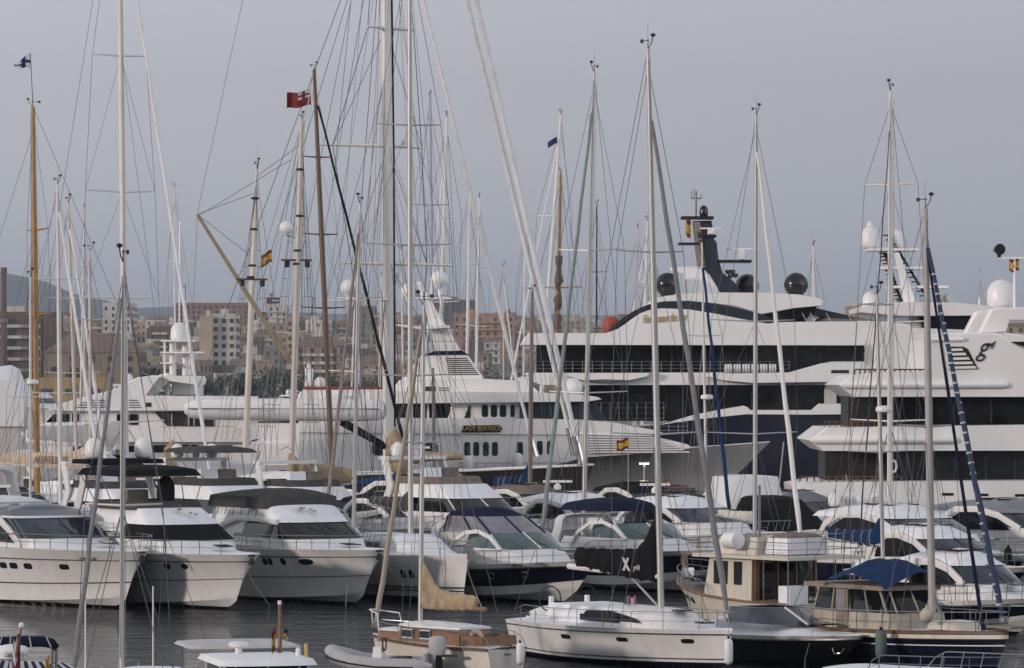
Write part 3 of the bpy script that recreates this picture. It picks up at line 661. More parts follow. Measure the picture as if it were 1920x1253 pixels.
LB.p('wheelhouse_glass', BLUEGL, [(974, 751), (1050, 746), (1112, 750), (1137, 787), (974, 788)], .5, 8.6, .05)
for x in (1010, 1055, 1095): LB.rect('window_mullion', RUBBER, x, 748, x + 2, 787, .44, .52)
LB.p('bridge_roof', YWHITE, [(690, 735), (740, 733), (1000, 736), (1090, 740), (1122, 745), (1128, 749), (1105, 753), (740, 757), (690, 757)], -.1, 9.6, .1)
LB.p('sun_deck_coaming', YWHITE, [(748, 713), (905, 710), (990, 715), (1012, 737), (730, 737)], .9, 8.6, .1)
LB.rect('vent_slot', RUBBER, 797, 725, 816, 737, .85, .95)
for k in range(2): LB.rect('vent_slot', RUBBER, 822, 727 + k * 4, 842, 728.5 + k * 4, .85, .95)
LB.p('funnel', YWHITE, [(745, 724), (786, 668), (798, 664), (874, 662), (908, 712)], 2, 7, .15)
for k in range(9): LB.rect('funnel_louvre', SHADEI, 834 + k * 1.2, 671 + 3.8 * k, 876 + k * 2.7, 672.6 + 3.8 * k, 1.95, 2.1)
LB.p('funnel_cap', NAVYC, [(793, 666), (812, 659), (865, 657), (878, 665)], 1.9, 7.1, .1)
LB.p('mast', YWHITE, [(779, 527), (788, 526), (822, 590), (845, 625), (864, 660), (812, 660), (809, 628), (799, 590)], 3.7, 5.3, .12)
LB.p('mast_platform', YWHITE, [(740, 607), (790, 612), (842, 609), (842, 614), (790, 618), (742, 610)], 2.5, 6.5, .05)
LB.rect('mast_platform', YWHITE, 775, 556, 845, 559, 3.5, 5.5, .03)
balldome(LB.r, LB.at(822, 522, 4), .66, DOME); balldome(LB.r, LB.at(765, 545, 4.5), .66, DOME); LB.tube('dome_post', YWHITE, [(822, 556), (822, 536)], .1, 4); LB.tube('dome_post', YWHITE, [(765, 608), (765, 560)], .1, 4.5)
balldome(LB.r, LB.at(981, 721, 3), .6, DOME); balldome(LB.r, LB.at(1076, 726, 3), .68, DOME)
LB.rail(1130, 1290, 792, 815, .6, 9, 3); LB.rail(700, 930, 640, 655, 1, 1, 1); LB.rail(905, 1000, 690, 712, 1, 6, 3); LB.rail(860, 1095, 868, 893, -.1, 14, 3)
LB.p('name_board', BLACKH, [(865, 811), (869, 798), (936, 797), (942, 803), (938, 810), (870, 811)], -.24, -.1, .02)
text(LB.r, 'LADY BEATRICE', .46, GOLD, facing(LB.at(903, 803.5, -.255), (1, 0, 0), (0, 0, 1)), 0, 'name_lettering', .012, .86)
fender(971, 865, 317.2, 1.3, .36, DOME, 'large white fender hanging below the green portholes of the white yacht')
fender(878, 870, 317.2, 1.3, .36, DOME, 'large white fender hanging at the aft end of the porthole row')
# --- pale yacht with deck overhangs on the right
G = Side('superyacht', 'pale superyacht with pointed deck overhangs, side louvres and a dark script emblem', 'yacht', 1720, 235)
G.p('hull', YWHITE, [(1492, 912), (1540, 903), (2200, 898), (2600, 880), (2500, 1080), (1510, 1080)], 0, 10.5, .25)
G.rect('main_deck_glass', GLASS, 1668, 843, 2300, 904, .95, 9.6, 0); G.rect('aft_deck_shade_block', SHADEI, 1556, 843, 1668, 904, 3.5, 9, 0)  # solid dark block stands in for the shadowed aft deck
for x in (1700, 1745, 1790, 1850, 1905): G.rect('window_mullion', RUBBER, x, 846, x + 4, 901, .9, 1.0)
G.p('deck_overhang', YWHITE, [(1517, 826), (1549, 802), (1690, 799), (2300, 792), (2300, 845), (1543, 846)], -.05, 10.5, .12)
MB().tube([G.at(1518, 825, -.12), G.at(1526, 825, -.12), G.at(1786, 825, -.12), G.at(1794, 825, -.12)], [.1, .22, .22, .1], 10).build('rubbing_tube', YWHITE, G.r, 50)
G.rect('upper_deck_glass', GLASS, 1690, 743, 2300, 796, .95, 9.6, 0); G.rect('aft_deck_shade_block', SHADEI, 1600, 743, 1690, 800, 3.5, 9, 0)  # upper aft deck shade, again set in as a dark block
for x in (1725, 1790, 1860): G.rect('window_mullion', RUBBER, x, 746, x + 4, 793, .9, 1.0)
G.p('deck_overhang', YWHITE, [(1572, 722), (1598, 703), (1640, 698), (1733, 697), (1742, 630), (1756, 625), (1868, 624), (1925, 655), (2000, 690), (2300, 690), (2300, 745), (1602, 745)], -.05, 10.5, .12)
MB().tube([G.at(1574, 722, -.12), G.at(1582, 722, -.12), G.at(1882, 722, -.12), G.at(1890, 722, -.12)], [.1, .2, .2, .1], 10).build('rubbing_tube', YWHITE, G.r, 50)
MB().tube([G.at(1745, 637, -.12), G.at(1806, 637, -.12)], [.12, .12], 8).build('rubbing_tube', YWHITE, G.r, 50)
for a, b, y in ((1546, 1692, 800), (1603, 1735, 702), (1500, 1690, 903)): G.rail(a, b, y - 9, y, .1, 14, 1, .04, WOODD)
G.p('louvre_recess', SHADEI, [(1778, 650), (1806, 650), (1815, 655), (1834, 693), (1778, 693)], -.07, .02, 0)
for k in range(5): G.p('louvre_slat', YWHITE, [(1778, 654 + 8.3 * k), (1803 + 6.2 * k, 653 + 8.3 * k), (1806 + 6.2 * k, 658 + 8.3 * k), (1778, 659 + 8.3 * k)], -.2, -.06, .03)
text(G.r, 'g', 1.5, BLUEGL, facing(G.at(1840, 651, -.08), (1, 0, 0), (0, 0, 1)), .5, 'emblem', .03, .8)
text(G.r, '4', .62, BLUEGL, facing(G.at(1856, 648, -.08), (1, 0, 0), (0, 0, 1)), .5, 'emblem', .03)
G.p('bridge_window', GLASS, [(1896, 641), (2000, 640), (2000, 660), (1925, 653)], -.09, .5, 0)
for y in (.8, 8.6): G.p('arch_leg', YWHITE, [(1838, 625), (1861, 580), (1872, 576), (1960, 576), (1960, 600), (1896, 603), (1888, 625)], y, y + 1.2, .12)
G.p('arch_top', YWHITE, [(1861, 581), (1872, 576), (1960, 576), (1960, 597), (1880, 600)], 1.9, 8.7, .05)
dome(G.r, G.at(1897, 575, 5), .82, 1.62); G.tube('light_pole', YWHITE, [(1918, 576), (1918, 478)], .07, 4); G.tube('light_bar', YWHITE, [(1887, 480), (1935, 480)], .07, 4)
MB().lathe([(.1, 0), (.13, .3)], G.at(1889, 479, 4), 8).tube([G.at(1885, 464, 4.3), G.at(1889, 464, 3.6)], [.2, .32], 14).build('searchlight', BLKDOME, G.r, 40)
G.portrow('hull_port', GLASS, [(1777, 927, 22, 5), (1842, 928, 22, 5), (1914, 929, 22, 5)], 0, .03)
MB().tube([G.at(1678 + 6 * math.cos(a * .524), 875 + 11 * math.sin(a * .524), .85) for a in range(12)], .07, 6, closed=True).build('life_ring', DOME, G.r, 50)
# --- yacht with lattice mast between the two
K = Side('motor_yacht', 'white motor yacht with a raked lattice mast and blue white wheelhouse behind the pale superyacht', 'yacht', 1700, 292)
K.p('hull', YWHITE, [(1620, 830), (2200, 800), (2150, 1000), (1640, 1000)], 0, 9, .2)
K.p('deckhouse', YWHITE, [(1640, 612), (1860, 620), (2000, 640), (2000, 832), (1640, 832)], .5, 8.5, .1)
K.p('wheelhouse_glass', GLASS, [(1722, 590), (1852, 590), (1842, 622), (1735, 622)], .9, 8, 0)
K.p('wheelhouse_roof', YWHITE, [(1610, 578), (1640, 569), (1690, 566), (1790, 567), (1850, 573), (1862, 580), (1855, 592), (1690, 593), (1612, 586)], .2, 8.8, .12)
K.p('mast_leg', YWHITE, [(1683, 474), (1692, 472), (1748, 640), (1722, 640), (1700, 560)], 2.2, 3.0, .08)
K.p('mast_leg', YWHITE, [(1668, 470), (1677, 470), (1708, 575), (1698, 575)], 5.5, 6, .05)
for nm, a, b in (('mast_ladder', (1676, 436), (1762, 578)), ('mast_ladder', (1668, 470), (1705, 578))):
    o = K.p(nm, RUBBER, [a, (a[0] + 4, a[1]), (b[0] + 4, b[1]), b], 4.5, 5, 0)
    for k in range(16):
        q = k / 16; x = a[0] + (b[0] - a[0]) * q; y = a[1] + (b[1] - a[1]) * q
        K.p('ladder_step', RUBBER, [(x - 8, y), (x + 5, y), (x + 5, y + 2), (x - 8, y + 2)], 4.2, 5.2, 0, o)
for a, b, c in ((1634, 466, 1730), (1658, 501, 1738), (1674, 537, 1786)): K.rect('mast_platform', YWHITE, a, b - 3, c, b + 2, 2.5, 6, .05)
dome(K.r, K.at(1641, 462, 4), .62, 1.55); dome(K.r, K.at(1691, 462, 5), .6, 1.3); dome(K.r, K.at(1642, 578, 4), .62, 1.25)
MB().lathe([(.25, 0), (.2, .3), (.05, .4)], K.at(1641, 421, 4), 10).build('radome_cap', DOME, K.r, 40)
for x in (1770, 1788): MB().lathe([(.12, 0), (.3, .1), (.3, .5), (.1, .6)], K.at(x, 566, 4), 10).build('searchlight', GREYH, K.r, 40)
K.tube('antenna', YWHITE, [(1848, 573), (1848, 556)], .06, 4); K.tube('antenna', YWHITE, [(1748, 568), (1748, 552)], .06, 4)
# --- three-deck yacht on the left, bow to the left
Q = Side('motor_yacht', 'white three deck motor yacht with round domed mast and a bird emblem', 'yacht', 250, 300)
Q.p('hull', YWHITE, [(30, 845), (80, 860), (480, 868), (500, 990), (110, 990)], 0, 9, .3)
Q.p('main_deck_side', YWHITE, [(70, 826), (470, 826), (470, 872), (80, 864)], .5, 8.5, .05)
Q.portrow('window', GLASS, [(355, 842, 34, 16), (300, 842, 30, 14), (420, 842, 34, 14), (245, 842, 30, 12), (150, 842, 30, 12)], .5)
Q.p('upper_bulwark', YWHITE, [(38, 812), (76, 797), (300, 799), (310, 802), (470, 803), (470, 829), (70, 829), (45, 822)], -.15, 9.2, .1)
Q.p('bridge_deckhouse', YWHITE, [(76, 798), (102, 770), (470, 770), (470, 803), (76, 803)], .6, 8.4, .05)
Q.p('window', GLASS, [(84, 792), (100, 776), (104, 776), (104, 792)], .55, .7, 0)
Q.portrow('window', GLASS, [(119, 784, 20, 15), (140, 784, 13, 15), (229, 787, 23, 20), (250, 787, 16, 20)], .6, .05, .1)
Q.p('aft_deck_shade', SHADEI, [(289, 773), (400, 773), (400, 800), (312, 799)], .5, 3, 0)  # dark panel on the deckhouse side, painted shade of the aft deck
for x in (320, 352, 362): Q.rect('door_frame', GREYH, x, 776, x + 2, 798, .42, .55)
Q.p('bridge_roof', YWHITE, [(90, 767), (105, 760), (150, 746), (213, 731), (255, 709), (285, 704), (300, 706), (275, 742), (470, 744), (470, 770), (95, 771)], -.1, 9.2, .12)
Q.p('arch_panel', GREYH, [(300, 706), (305, 712), (318, 714), (285, 742), (276, 742)], .4, .9, 0)
Q.p('arch_top', YWHITE, [(285, 704), (368, 705), (371, 712), (368, 722), (320, 716), (296, 708)], .3, 8.5, .1)
Q.p('funnel_housing', YWHITE, [(318, 716), (368, 718), (368, 742), (316, 742)], 2, 7, .15)
for k in range(4):
    Q.rect('vent_line', RUBBER, 164 - 8 * k, 750 + 4.4 * k, 198, 751.4 + 4.4 * k, -.14, -.05); Q.rect('vent_line', RUBBER, 242, 750 + 4.4 * k, 259 + 2 * k, 751.4 + 4.4 * k, -.14, -.05)
Q.rect('vent_slot', RUBBER, 274, 755, 284, 763, -.14, -.05)
Q.p('emblem', mat('dull bronze', (.16, .13, .06), .5), [(244, 735), (246, 727), (250, 724), (246, 724), (250, 722), (256, 724), (252, 727), (252, 734), (248, 740), (243, 740)], .2, .32, 0)
dome(Q.r, Q.at(327, 640, 4.5), .64, 1.4)
for a, b, c in ((294, 639, 360), (294, 661, 376), (294, 681, 318)): Q.rect('mast_platform', YWHITE, a, b - 2, c, b + 1, 2.8, 6.2, .04)
for x, y, r in ((315, 3.6, .2), (338, 5, .26), (349, 4, .1), (302, 3.5, .05), (297, 5, .05), (308, 5, .05)): Q.tube('mast_column', YWHITE, [(x, 704), (x, 640)], r, y, 8)
Q.tube('antenna', YWHITE, [(327, 602), (328, 410)], .055, 4.5); Q.tube('arch_post', YWHITE, [(309, 742), (309, 700)], .22, 2, 8)
# --- long white yacht behind the big boom
V = Side('motor_yacht', 'long low white motor yacht with red rimmed top deck behind the large sailing boom', 'yacht', 580, 334)
V.p('hull', YWHITE, [(390, 830), (760, 830), (760, 960), (430, 960)], 0, 8, .2); V.p('lower_deckhouse', YWHITE, [(388, 818), (405, 796), (430, 788), (740, 785), (740, 832), (400, 832)], .3, 7.5, .2)
V.rect('window_band', GLASS, 445, 790, 735, 793, .22, .4); V.rect('upper_window_band', GLASS, 640, 784, 735, 792, .2, .35)
V.p('top_deckhouse', YWHITE, [(546, 792), (560, 736), (572, 730), (740, 729), (740, 790)], .8, 7, .15); V.rect('red_rim', REDM, 566, 726, 738, 729, .7, 7.1)
V.rect('deck_boat', DOME, 600, 742, 655, 756, .1, 1.2, .3); V.rect('window_band', GLASS, 605, 748, 650, 752, .05, .12)
dome(V.r, V.at(575, 728, 3), .3, .6); V.tube('mast_column', YWHITE, [(575, 728), (575, 690)], .35, 4, 8); dome(V.r, V.at(575, 692, 4), .2, .4); dome(V.r, V.at(597, 728, 3), .45, .9)
# ---------------------------------------------------------------- sailing yachts
def rig(root, Y, mast, zf, W, L, fore, spread=(), m=None, r=.1, furl=None, furlfrac=.94, lines=2, xm=0.0, back=True, top_gear=True, wire=.012, halyards=True, xbow=None, xstern=None, lower=True):
    """mast = (base px, top px, top py); all in the boat's own frame, mast foot at (xm, 0, zf)"""
    m = m or ALU; k = Y / F
    inv = Matrix.Rotation(-root.rotation_euler[2], 3, 'Z')
    def loc(px, py): return inv @ (PT(px, py, Y) - Vector(root.location))
    top = loc(mast[1], mast[2]); base = loc(mast[0], HY + (CH - zf) / k); base.z = zf
    def on(z): q = (z - base.z) / (top.z - base.z); return base + (top - base) * q
    n = 10
    mo = MB().tube([base, on(base.z + (top.z - base.z) * .6), top], [r, r * .97, r * .62], n).build('mast', m, root, 50)
    if halyards:
        for dx, dy in ((r * 1.5, 0), (-r * 1.4, r)):
            line('halyard', WIRE if dx > 0 else WIREL, root, base + Vector((dx, dy, .6)), top + Vector((dx * .6, dy, -.4)), wire * .8, n=4)
    roots = []; tips = {-1: [], 1: []}
    for i, (py, hw) in enumerate(sorted(spread, key=lambda a: -a[0])):
        z = CH - (py - HY) * k; c = on(z); roots.append(c)
        for sd in (-1, 1):
            tip = c + Vector((-hw * .12, sd * hw, hw * .04)); tips[sd].append(tip)
            MB().tube([c, tip], [max(.04, r * .35), max(.025, r * .22)], 5).build('spreader', m, root)
    hb = top * .97 + base * .03
    for sd in (-1, 1):
        ch = base + Vector((-.25, sd * W * .46, -.3)); P = [ch] + tips[sd] + [hb]
        for a, b in zip(P, P[1:]): line('shroud', WIRE, root, a, b, wire, n=4)
        for i in range(len(roots) - 1): line('shroud', WIRE, root, tips[sd][i], roots[i + 1], wire * .8, n=4)
        if roots and lower:
            for dx in ((.5, -.6) if lines > 1 else (-.3,)): line('shroud', WIRE, root, ch + Vector((dx, 0, 0)), roots[0] - Vector((0, 0, .1)), wire, n=4)
        elif not roots: line('shroud', WIRE, root, ch + Vector((.8, 0, 0)), on(base.z + (top.z - base.z) * .7), wire, n=4)
    bowx = xbow if xbow is not None else fore
    bowp = Vector((bowx, 0, zf - .1)); fs = on(base.z + (top.z - base.z) * furlfrac)
    line('forestay', WIRE, root, bowp, fs, wire, n=4)
    if furl:
        fm, fr = furl; P = []; rr = []
        for j in range(15):
            q = .03 + .94 * j / 14; P.append(bowp + (fs - bowp) * q + Vector((0, .02 * math.sin(j * 2.1), 0)))
            rr.append(fr * (.55 + .45 * sm(0, .12, q)) * (1 - .45 * q) * (1 + .05 * math.sin(j * 1.9)))
        MB().tube(P, rr, 8).build('furled_headsail', fm, root, 60)
        MB().lathe([(fr * .9, 0), (fr * 1.3, .05), (fr * 1.3, .2), (fr * .8, .25)], bowp + (fs - bowp) * .012, 10).build('furling_drum', STEEL, root, 0)
    if lines > 2: line('forestay', WIRE, root, bowp * .6 + base * .4, on(base.z + (top.z - base.z) * .68), wire, n=4)
    if back:
        st = Vector((xstern if xstern is not None else bowx - L * .97, 0, zf - .1)); mid = st + (top - st) * .35
        if lines > 1:
            line('backstay', WIRE, root, mid, top, wire, n=4)
            for sd in (-1, 1): line('backstay', WIRE, root, st + Vector((0, sd * W * .3, 0)), mid, wire, n=4)
        else: line('backstay', WIRE, root, st, top, wire, n=4)
    if top_gear: vane(root, top, 1.0)
    return base, top, on
def cover(root, a, b, r, m, rise=0.0, name='sail_cover', sag=.25, seed=0, span=.24, ties=None):
    """stowed sail along a boom from a (mast) to b, climbing the mast by rise"""
    rnd = random.Random(seed); a, b = Vector(a), Vector(b); d = (b - a); side = Vector((0, 0, 1)).cross(d.normalized()).normalized(); mb = MB(); rings = []
    N = 46; ph = [rnd.uniform(0, 6.28) for _ in range(6)]; cen = []; rad = []
    for i in range(N + 1):
        q = i / N; c = a + d * q; k = (1 - sm(0, span, q)); up = rise * k ** 1.6
        tie = abs(((q * 6.0) % 1) - .5) * 2
        rr = r * (1 - .42 * q) * (.93 + .09 * (1 - tie ** 6)) * (1 + .05 * math.sin(i * .9 + ph[0]) + .03 * math.sin(i * 2.3 + ph[1])); ring = []
        if i == 0 or i == N: rr *= .75
        lo = -.1 * r * math.sin(q * math.pi)
        for j in range(18):
            t = 2 * math.pi * j / 18; s_ = math.sin(t)
            zz = s_ * rr * 1.2 + up * max(0, s_) ** .7 + lo
            wv = 1 + .1 * math.sin(2 * t + i * .8 + ph[2]) + .07 * math.sin(5 * t + i * 1.7 + ph[3]) + rnd.uniform(-.04, .04)
            ring.append(c + side * math.cos(t) * rr * .55 * wv * (1 - .35 * k * (rise > .3)) + Vector((0, 0, zz)) + d.normalized() * rnd.uniform(-.02, .02))
        rings.append(ring); cen.append(c); rad.append(rr)
    mb.loft(rings, True, True, True)
    o = mb.build(name, m, root, 75)
    for t_ in range(1, 6):
        i = round(N * (t_ / 6)); P = [Vector(p) + (Vector(p) - cen[i]) * .02 for p in rings[i]]
        MB().tube(P, .012 + r * .012, 4, closed=True).build('sail_tie', ties or WIREL, o, 60)
    return o
def sail(label, mast, Y, L=12.0, W=None, zf=1.3, bf=None, alpha=None, hullm=None, m=None, r=.1, spread=(), furl=None, boom=None, group=None, radar=None, name='sailing_yacht', stripe=None, lines=2, house=True, deckrail=True, bz=1.4, away=False, J=None, **kw):
    W = W or L * .29; k = Y / F; J = J or .42 * L
    if alpha is None: alpha = math.degrees(math.asin(max(-.95, min(.95, (bf - mast[0]) * k / J))))
    rz = R(alpha) - math.pi / 2
    if away: rz = math.pi / 2 - R(alpha)
    root = thing(name, label, 'sailing boat', ((mast[0] - CX) * k, Y, 0), rz, group)
    H = Hull(L, W, zf * 1.12, zf * .95, L * .04, p=2.1, q=.85, t0=.3, flare=.3, zc=(.15, .35), cw=.8, x0=J, sp=2.0, stern=.75)
    H.make(root, [(.02, 1), (1, 0)], [hullm or WHITE, NAVY])
    trunk = (lambda t, v: .42 * zf * sm(.16, .28, t) * sm(.82, .6, t) * (1 - sm(.5, .7, v))) if house else None
    H.deck(root, WDECK, trunk)
    if stripe: H.strake(root, stripe, .86, .035)
    if house:
        for sd in (-1, 1):
            MB().box((J - L * .52, sd * W * .5 * .62, zf * 1.2), (L * .2, .04, zf * .16)).build('cabin_window', GLASS, root, 0)
    if deckrail: H.rail(root, .05, .6, 8, .014, .02, True)
    zd = zf * 1.3
    base, top, on = rig(root, Y, mast, zd, W, L, J * .97, spread, m, r, furl, lines=lines, **kw)
    if boom:
        bm, E, br, rise = boom
        a = on(zd + bz); b = a + Vector((-E, 0, .15))
        line('boom', m or ALU, root, a, b, max(.06, br * .3), n=8)
        if bm: cover(root, a + Vector((-.1, 0, br * .9)), b + Vector((.3, 0, br * .6)), br, bm, rise, seed=int(mast[0]))
    if radar:
        z = CH - (radar - HY) * k; c = on(z) + Vector((.35, 0, 0))
        MB().lathe([(.12, -.05), (.32, 0), (.34, .1), (.3, .2), (.1, .24)], c, 14).build('radar_dome', DOME, root, 40); line('radar_bracket', m or ALU, root, on(z - .05), c, .04)
    return root, H, on
GS = 'sailing yachts moored among the motor cruisers'
# first and second rows
RootD, HD, onD = sail('large white sailing yacht with plumb bow, two square hull ports and a tall silver mast', (770, 768, -120), 196, 18, 4.8, 2.05, alpha=21, r=.13, spread=((235, 1.6), (460, 2.15), (705, 2.3)), furl=None, lines=3, group=GS, boom=(GREYC, 6, .3, .3))
HD.ports(RootD, GLASS, [.775, .735], .55, .21, .2, False, 'hull_port'); HD.strake(RootD, BLUEGL, .16, .04, .0, 'waterline_stripe'); HD.strake(RootD, BLUEGL, .24, .05, .0, 'waterline_stripe')
MB().box((7.6, 0, 2.6), (.5, .3, .35)).box((7.9, 0, 2.3), (.4, .2, .4)).build('anchor_roller', STEEL, RootD, 0)
sail('sailing yacht with silver mast and a brown grey furled headsail behind the canvas covered cruiser', (662, 675, 382), 210, 12, None, 1.4, bf=610, r=.1, spread=((697, 1.5), (560, 1.2)), furl=(TEAKG, .12), group=GS, boom=(GREYH, 4.2, .16, 0))
sail('sailing yacht with a sage green furled headsail on its silver mast', (1093, 1114, 135), 210, 13, None, 1.5, bf=1008, r=.115, spread=((470, 1.75), (737, 2.1)), furl=(FURLS, .13), group=GS, boom=(TAUPE, 4.5, .25, .3))
sail('sailing yacht with a white furled headsail and pale boom cover beside the trawler yacht', (1415, 1418, 215), 205, 13, None, 1.45, bf=1494, r=.11, spread=((603, 2.2), (814, 2.4)), furl=(SPARW, .14), group=GS, boom=(PALEC, 4.5, .22, 0))
sail('slender sailing yacht with a blue furled headsail and white mast radar', (1326, 1316, 455), 228, 10, None, 1.3, bf=1368, r=.075, spread=((630, 1.1),), furl=(BLUEC, .12), group=GS, radar=748, m=SPARW)
sail('sailing yacht whose white mast carries thin black headstays to the left', (1668, 1670, 170), 201, 13, None, 1.4, bf=1590, r=.13, spread=((347, 1.3), (605, 1.7), (790, 2.0)), furl=(RUBBER, .04), group=GS, boom=(None, 4.2, .2, 0), m=SPARW, lines=3)
sail('sailing yacht with a beige mast radar and a royal blue boom cover', (1657, 1644, 552), 170, 10, None, 1.2, bf=1742, r=.085, spread=((572, .8), (848, 1.35)), group=GS, boom=(BLUEC, 4.6, .3, .5), radar=772, m=ALU, bz=1.9)
# left side
RA, HA, onA = sail('classic sailing yacht with amber varnished mast and folded pale sails', (70, 62, 200), 267, 20, None, 1.9, bf=-150, r=.2, spread=((432, 1.7), (590, 1.9)), hullm=BLACKH, m=WOODM, boom=(PALEC, 8, .45, 0), lines=3, wire=.014)
sail('white masted sailing yacht with white furled headsail behind the large sport cruiser', (114, 108, 345), 242, 15, None, 1.7, bf=222, r=.13, spread=((524, 1.35), (738, 2.1)), hullm=BROWNH, m=SPARW, furl=(FURLW, .13), group=GS, lines=3)
sail('small sailing yacht with a white mast radar beside the amber mast', (57, 57, 520), 232, 10, None, 1.3, alpha=25, r=.085, spread=((745, 1.3),), m=SPARW, radar=720, group=GS)
sail('very tall white masted sailing yacht with long grey boom cover and white furled headsail', (236, 222, -300), 285, 30, 6.5, 2.4, bf=424, r=.22, spread=((105, 2.0), (360, 2.6), (560, 2.8), (792, 3.1)), m=SPARW, furl=(FURLW, .14), lines=3, boom=(mat('pale grey boom cover', (.33, .34, .35), .7, bump=.5, bscale=3), 15, .75, 0), bz=2.6, wire=.016, top_gear=False)
sail('sailing yacht with pale folded sails tied along its boom behind the sport cruiser', (147, 128, 380), 254, 16, None, 1.7, bf=236, r=.12, spread=((560, 1.5), (700, 1.8)), m=SPARC, furl=(FURLW, .14), boom=None, group=GS)
RU, HU, onU = sail('sailing yacht with a lettered beige sail cover behind the sport cruiser', (170, 168, 470), 250, 15, None, 1.8, alpha=52, r=.11, spread=((600, 1.3),), m=SPARC, hullm=BROWNH, boom=(mat('pale beige cover', (.55, .44, .33), .9, bump=.5, bscale=5), 7.5, .5, .2), bz=2.6)
a_ = onU(1.8 * 1.3 + 2.6)
text(RU, 'AURELIOS', .62, WOODB, facing(a_ + Vector((-2.9, -.36, .4)), (1, 0, 0), (0, 0, 1)), 0, 'lettering', .01)
RF, HF, onF = sail('silver masted sailing yacht with a grey furled headsail standing in front of the water', (228, 231, 492), 121, 11, None, 1.2, bf=160, r=.07, spread=((948, 1.15),), furl=(FURLG, .085), group=GS)
for px, py in ((160, 1096), (287, 1099)):
    q = Matrix.Rotation(-RF.rotation_euler[2], 3, 'Z') @ (PT(px, py, 121) - RF.location); line('whip_antenna', SPARW, RF, (q.x, q.y, 1.3), q, .022, n=5)
# two-masted classic with crow's nest fittings
RS, HS, onS = sail('classic two masted schooner with cream masts, ratlines, tan gaff and beige sail covers', (545, 566, 225), 262, 26, 6.2, 2.3, alpha=16, r=.2, hullm=BLACKH, m=SPARC, spread=((625, 1.2),), boom=None, lines=3, wire=.015, lower=True, name='schooner')
inv = Matrix.Rotation(-RS.rotation_euler[2], 3, 'Z')
def sl(px, py, Y=262): return inv @ (PT(px, py, Y) - RS.location)
fb = sl(460, 850, 268.0); ft = sl(482, 318, 268.0)
MB().tube([fb, (fb + ft) / 2, ft], [.2, .2, .1], 10).build('foremast', SPARC, RS, 50); vane(RS, ft, 1.5)
MB().tube([sl(370, 402), sl(545, 682)], [.1, .16], 8).build('gaff', mat('tan spar', (.30, .23, .14), .5), RS, 50)
for a, b in (((370, 402), (478, 362)), ((370, 402), (470, 480)), ((370, 405), (352, 800)), ((370, 400), (455, 0)), ((372, 405), (545, 300)), ((482, 330), (565, 270)), ((482, 330), (420, 850)), ((565, 240), (590, 860)), ((482, 340), (560, 860)), ((566, 230), (470, 560))): line('stay', WIRE, RS, sl(*a), sl(*b), .016, n=4)
for mx, ty in ((482, 345), (565, 280)):
    for sd in (-1, 1):
        for k in range(4):
            bx = mx - 22 + sd * (26 + 12 * k); line('shroud', WIRE, RS, sl(bx, 862), sl(mx - 2, ty + 20 * (k % 2)), .014, n=4)
        for k in range(14):
            q = .12 + .058 * k; y = 862 - (862 - ty) * q; x0 = (mx - 22 + sd * 26) * (1 - q) + (mx - 2) * q; x1 = (mx - 22 + sd * 62) * (1 - q) + (mx - 2) * q
            line('ratline', WIRE, RS, sl(x0, y), sl(x1, y), .016, n=3)
for px, py in ((478, 372), (476, 430), (473, 498), (470, 520), (563, 318), (562, 405), (558, 470), (556, 495)): MB().lathe([(.22, -.07), (.25, 0), (.22, .07)], sl(px, py), 10).build('mast_band', RUBBER, RS, 0)
for px, py in ((556, 488), (472, 524)):
    MB().box(sl(px, py), (.3, 1.9, .12)).build('crosstree', WOODD, RS, 0)
    for sd in (-18, 20): MB().lathe([(.1, -.25), (.16, -.2), (.16, .1), (.08, .2)], sl(px + sd, py + 6), 8).build('deck_light', RUBBER, RS, 0)
balldome(RS, sl(537, 428), .44, DOME); line('dome_bracket', ALU, RS, sl(537, 442), sl(558, 446), .05)
cover(RS, sl(540, 880, 252), sl(660, 892, 252), .62, BEIGE, .3, seed=5); cover(RS, sl(327, 832, 275), sl(318, 900, 275), .5, BEIGE, 0, 'staysail_cover', seed=8)
HS.strake(RS, WOOD, 1.0, .08, 0, 'cap_rail')
# brown-masted
sail('sailing yacht with a red brown wooden mast and a black raked headstay', (624, 589, 130), 296, 26, 5.6, 2.2, bf=790, r=.19, spread=((295, 1.1), (440, 1.4), (578, 1.8)), m=WOODB, furl=(BLACKC, .13), lines=3, hullm=WHITE)
sail('old yacht with a bare weathered mast and royal blue sail cover', (993, 998, 550), 258, 14, None, 1.8, alpha=24, r=.14, m=TEAKG, boom=(BLUEC, 5.5, .55, .6), hullm=BROWNH, back=False, bz=.9, lines=1)
RT, HT, onT = sail('old yacht with a short weathered mast by the funnel of the white yacht', (815, 812, 690), 262, 12, None, 1.7, alpha=-20, r=.11, m=TEAKG, boom=(BEIGE, 5, .35, .4), lines=1, hullm=CREAM, back=False, top_gear=False)
def bundle(root, pts, radii, Y, m=BEIGE, name='bundled_sail'):
    iv = Matrix.Rotation(-root.rotation_euler[2], 3, 'Z'); P = [iv @ (PT(x, y, Y) - root.location) for x, y in pts]; Q = []; rr = []
    for i in range(len(P) - 1):
        for j in range(6): q = j / 6; Q.append(P[i].lerp(P[i + 1], q) + Vector((.04 * math.sin(i * 5 + j * 2.3), .05 * math.cos(j * 1.9 + i), 0))); rr.append((radii[i] * (1 - q) + radii[i + 1] * q) * (1 + .07 * math.sin(j * 2.6 + i * 1.4)))
    Q.append(P[-1]); rr.append(radii[-1]); return MB().tube(Q, rr, 12).build(name, m, root, 70)
bundle(RT, [(741, 803), (739, 825), (745, 850), (752, 878), (757, 893)], [.1, .5, .72, .6, .15], 256); bundle(RT, [(760, 862), (800, 856), (868, 856)], [.35, .3, .2], 256)
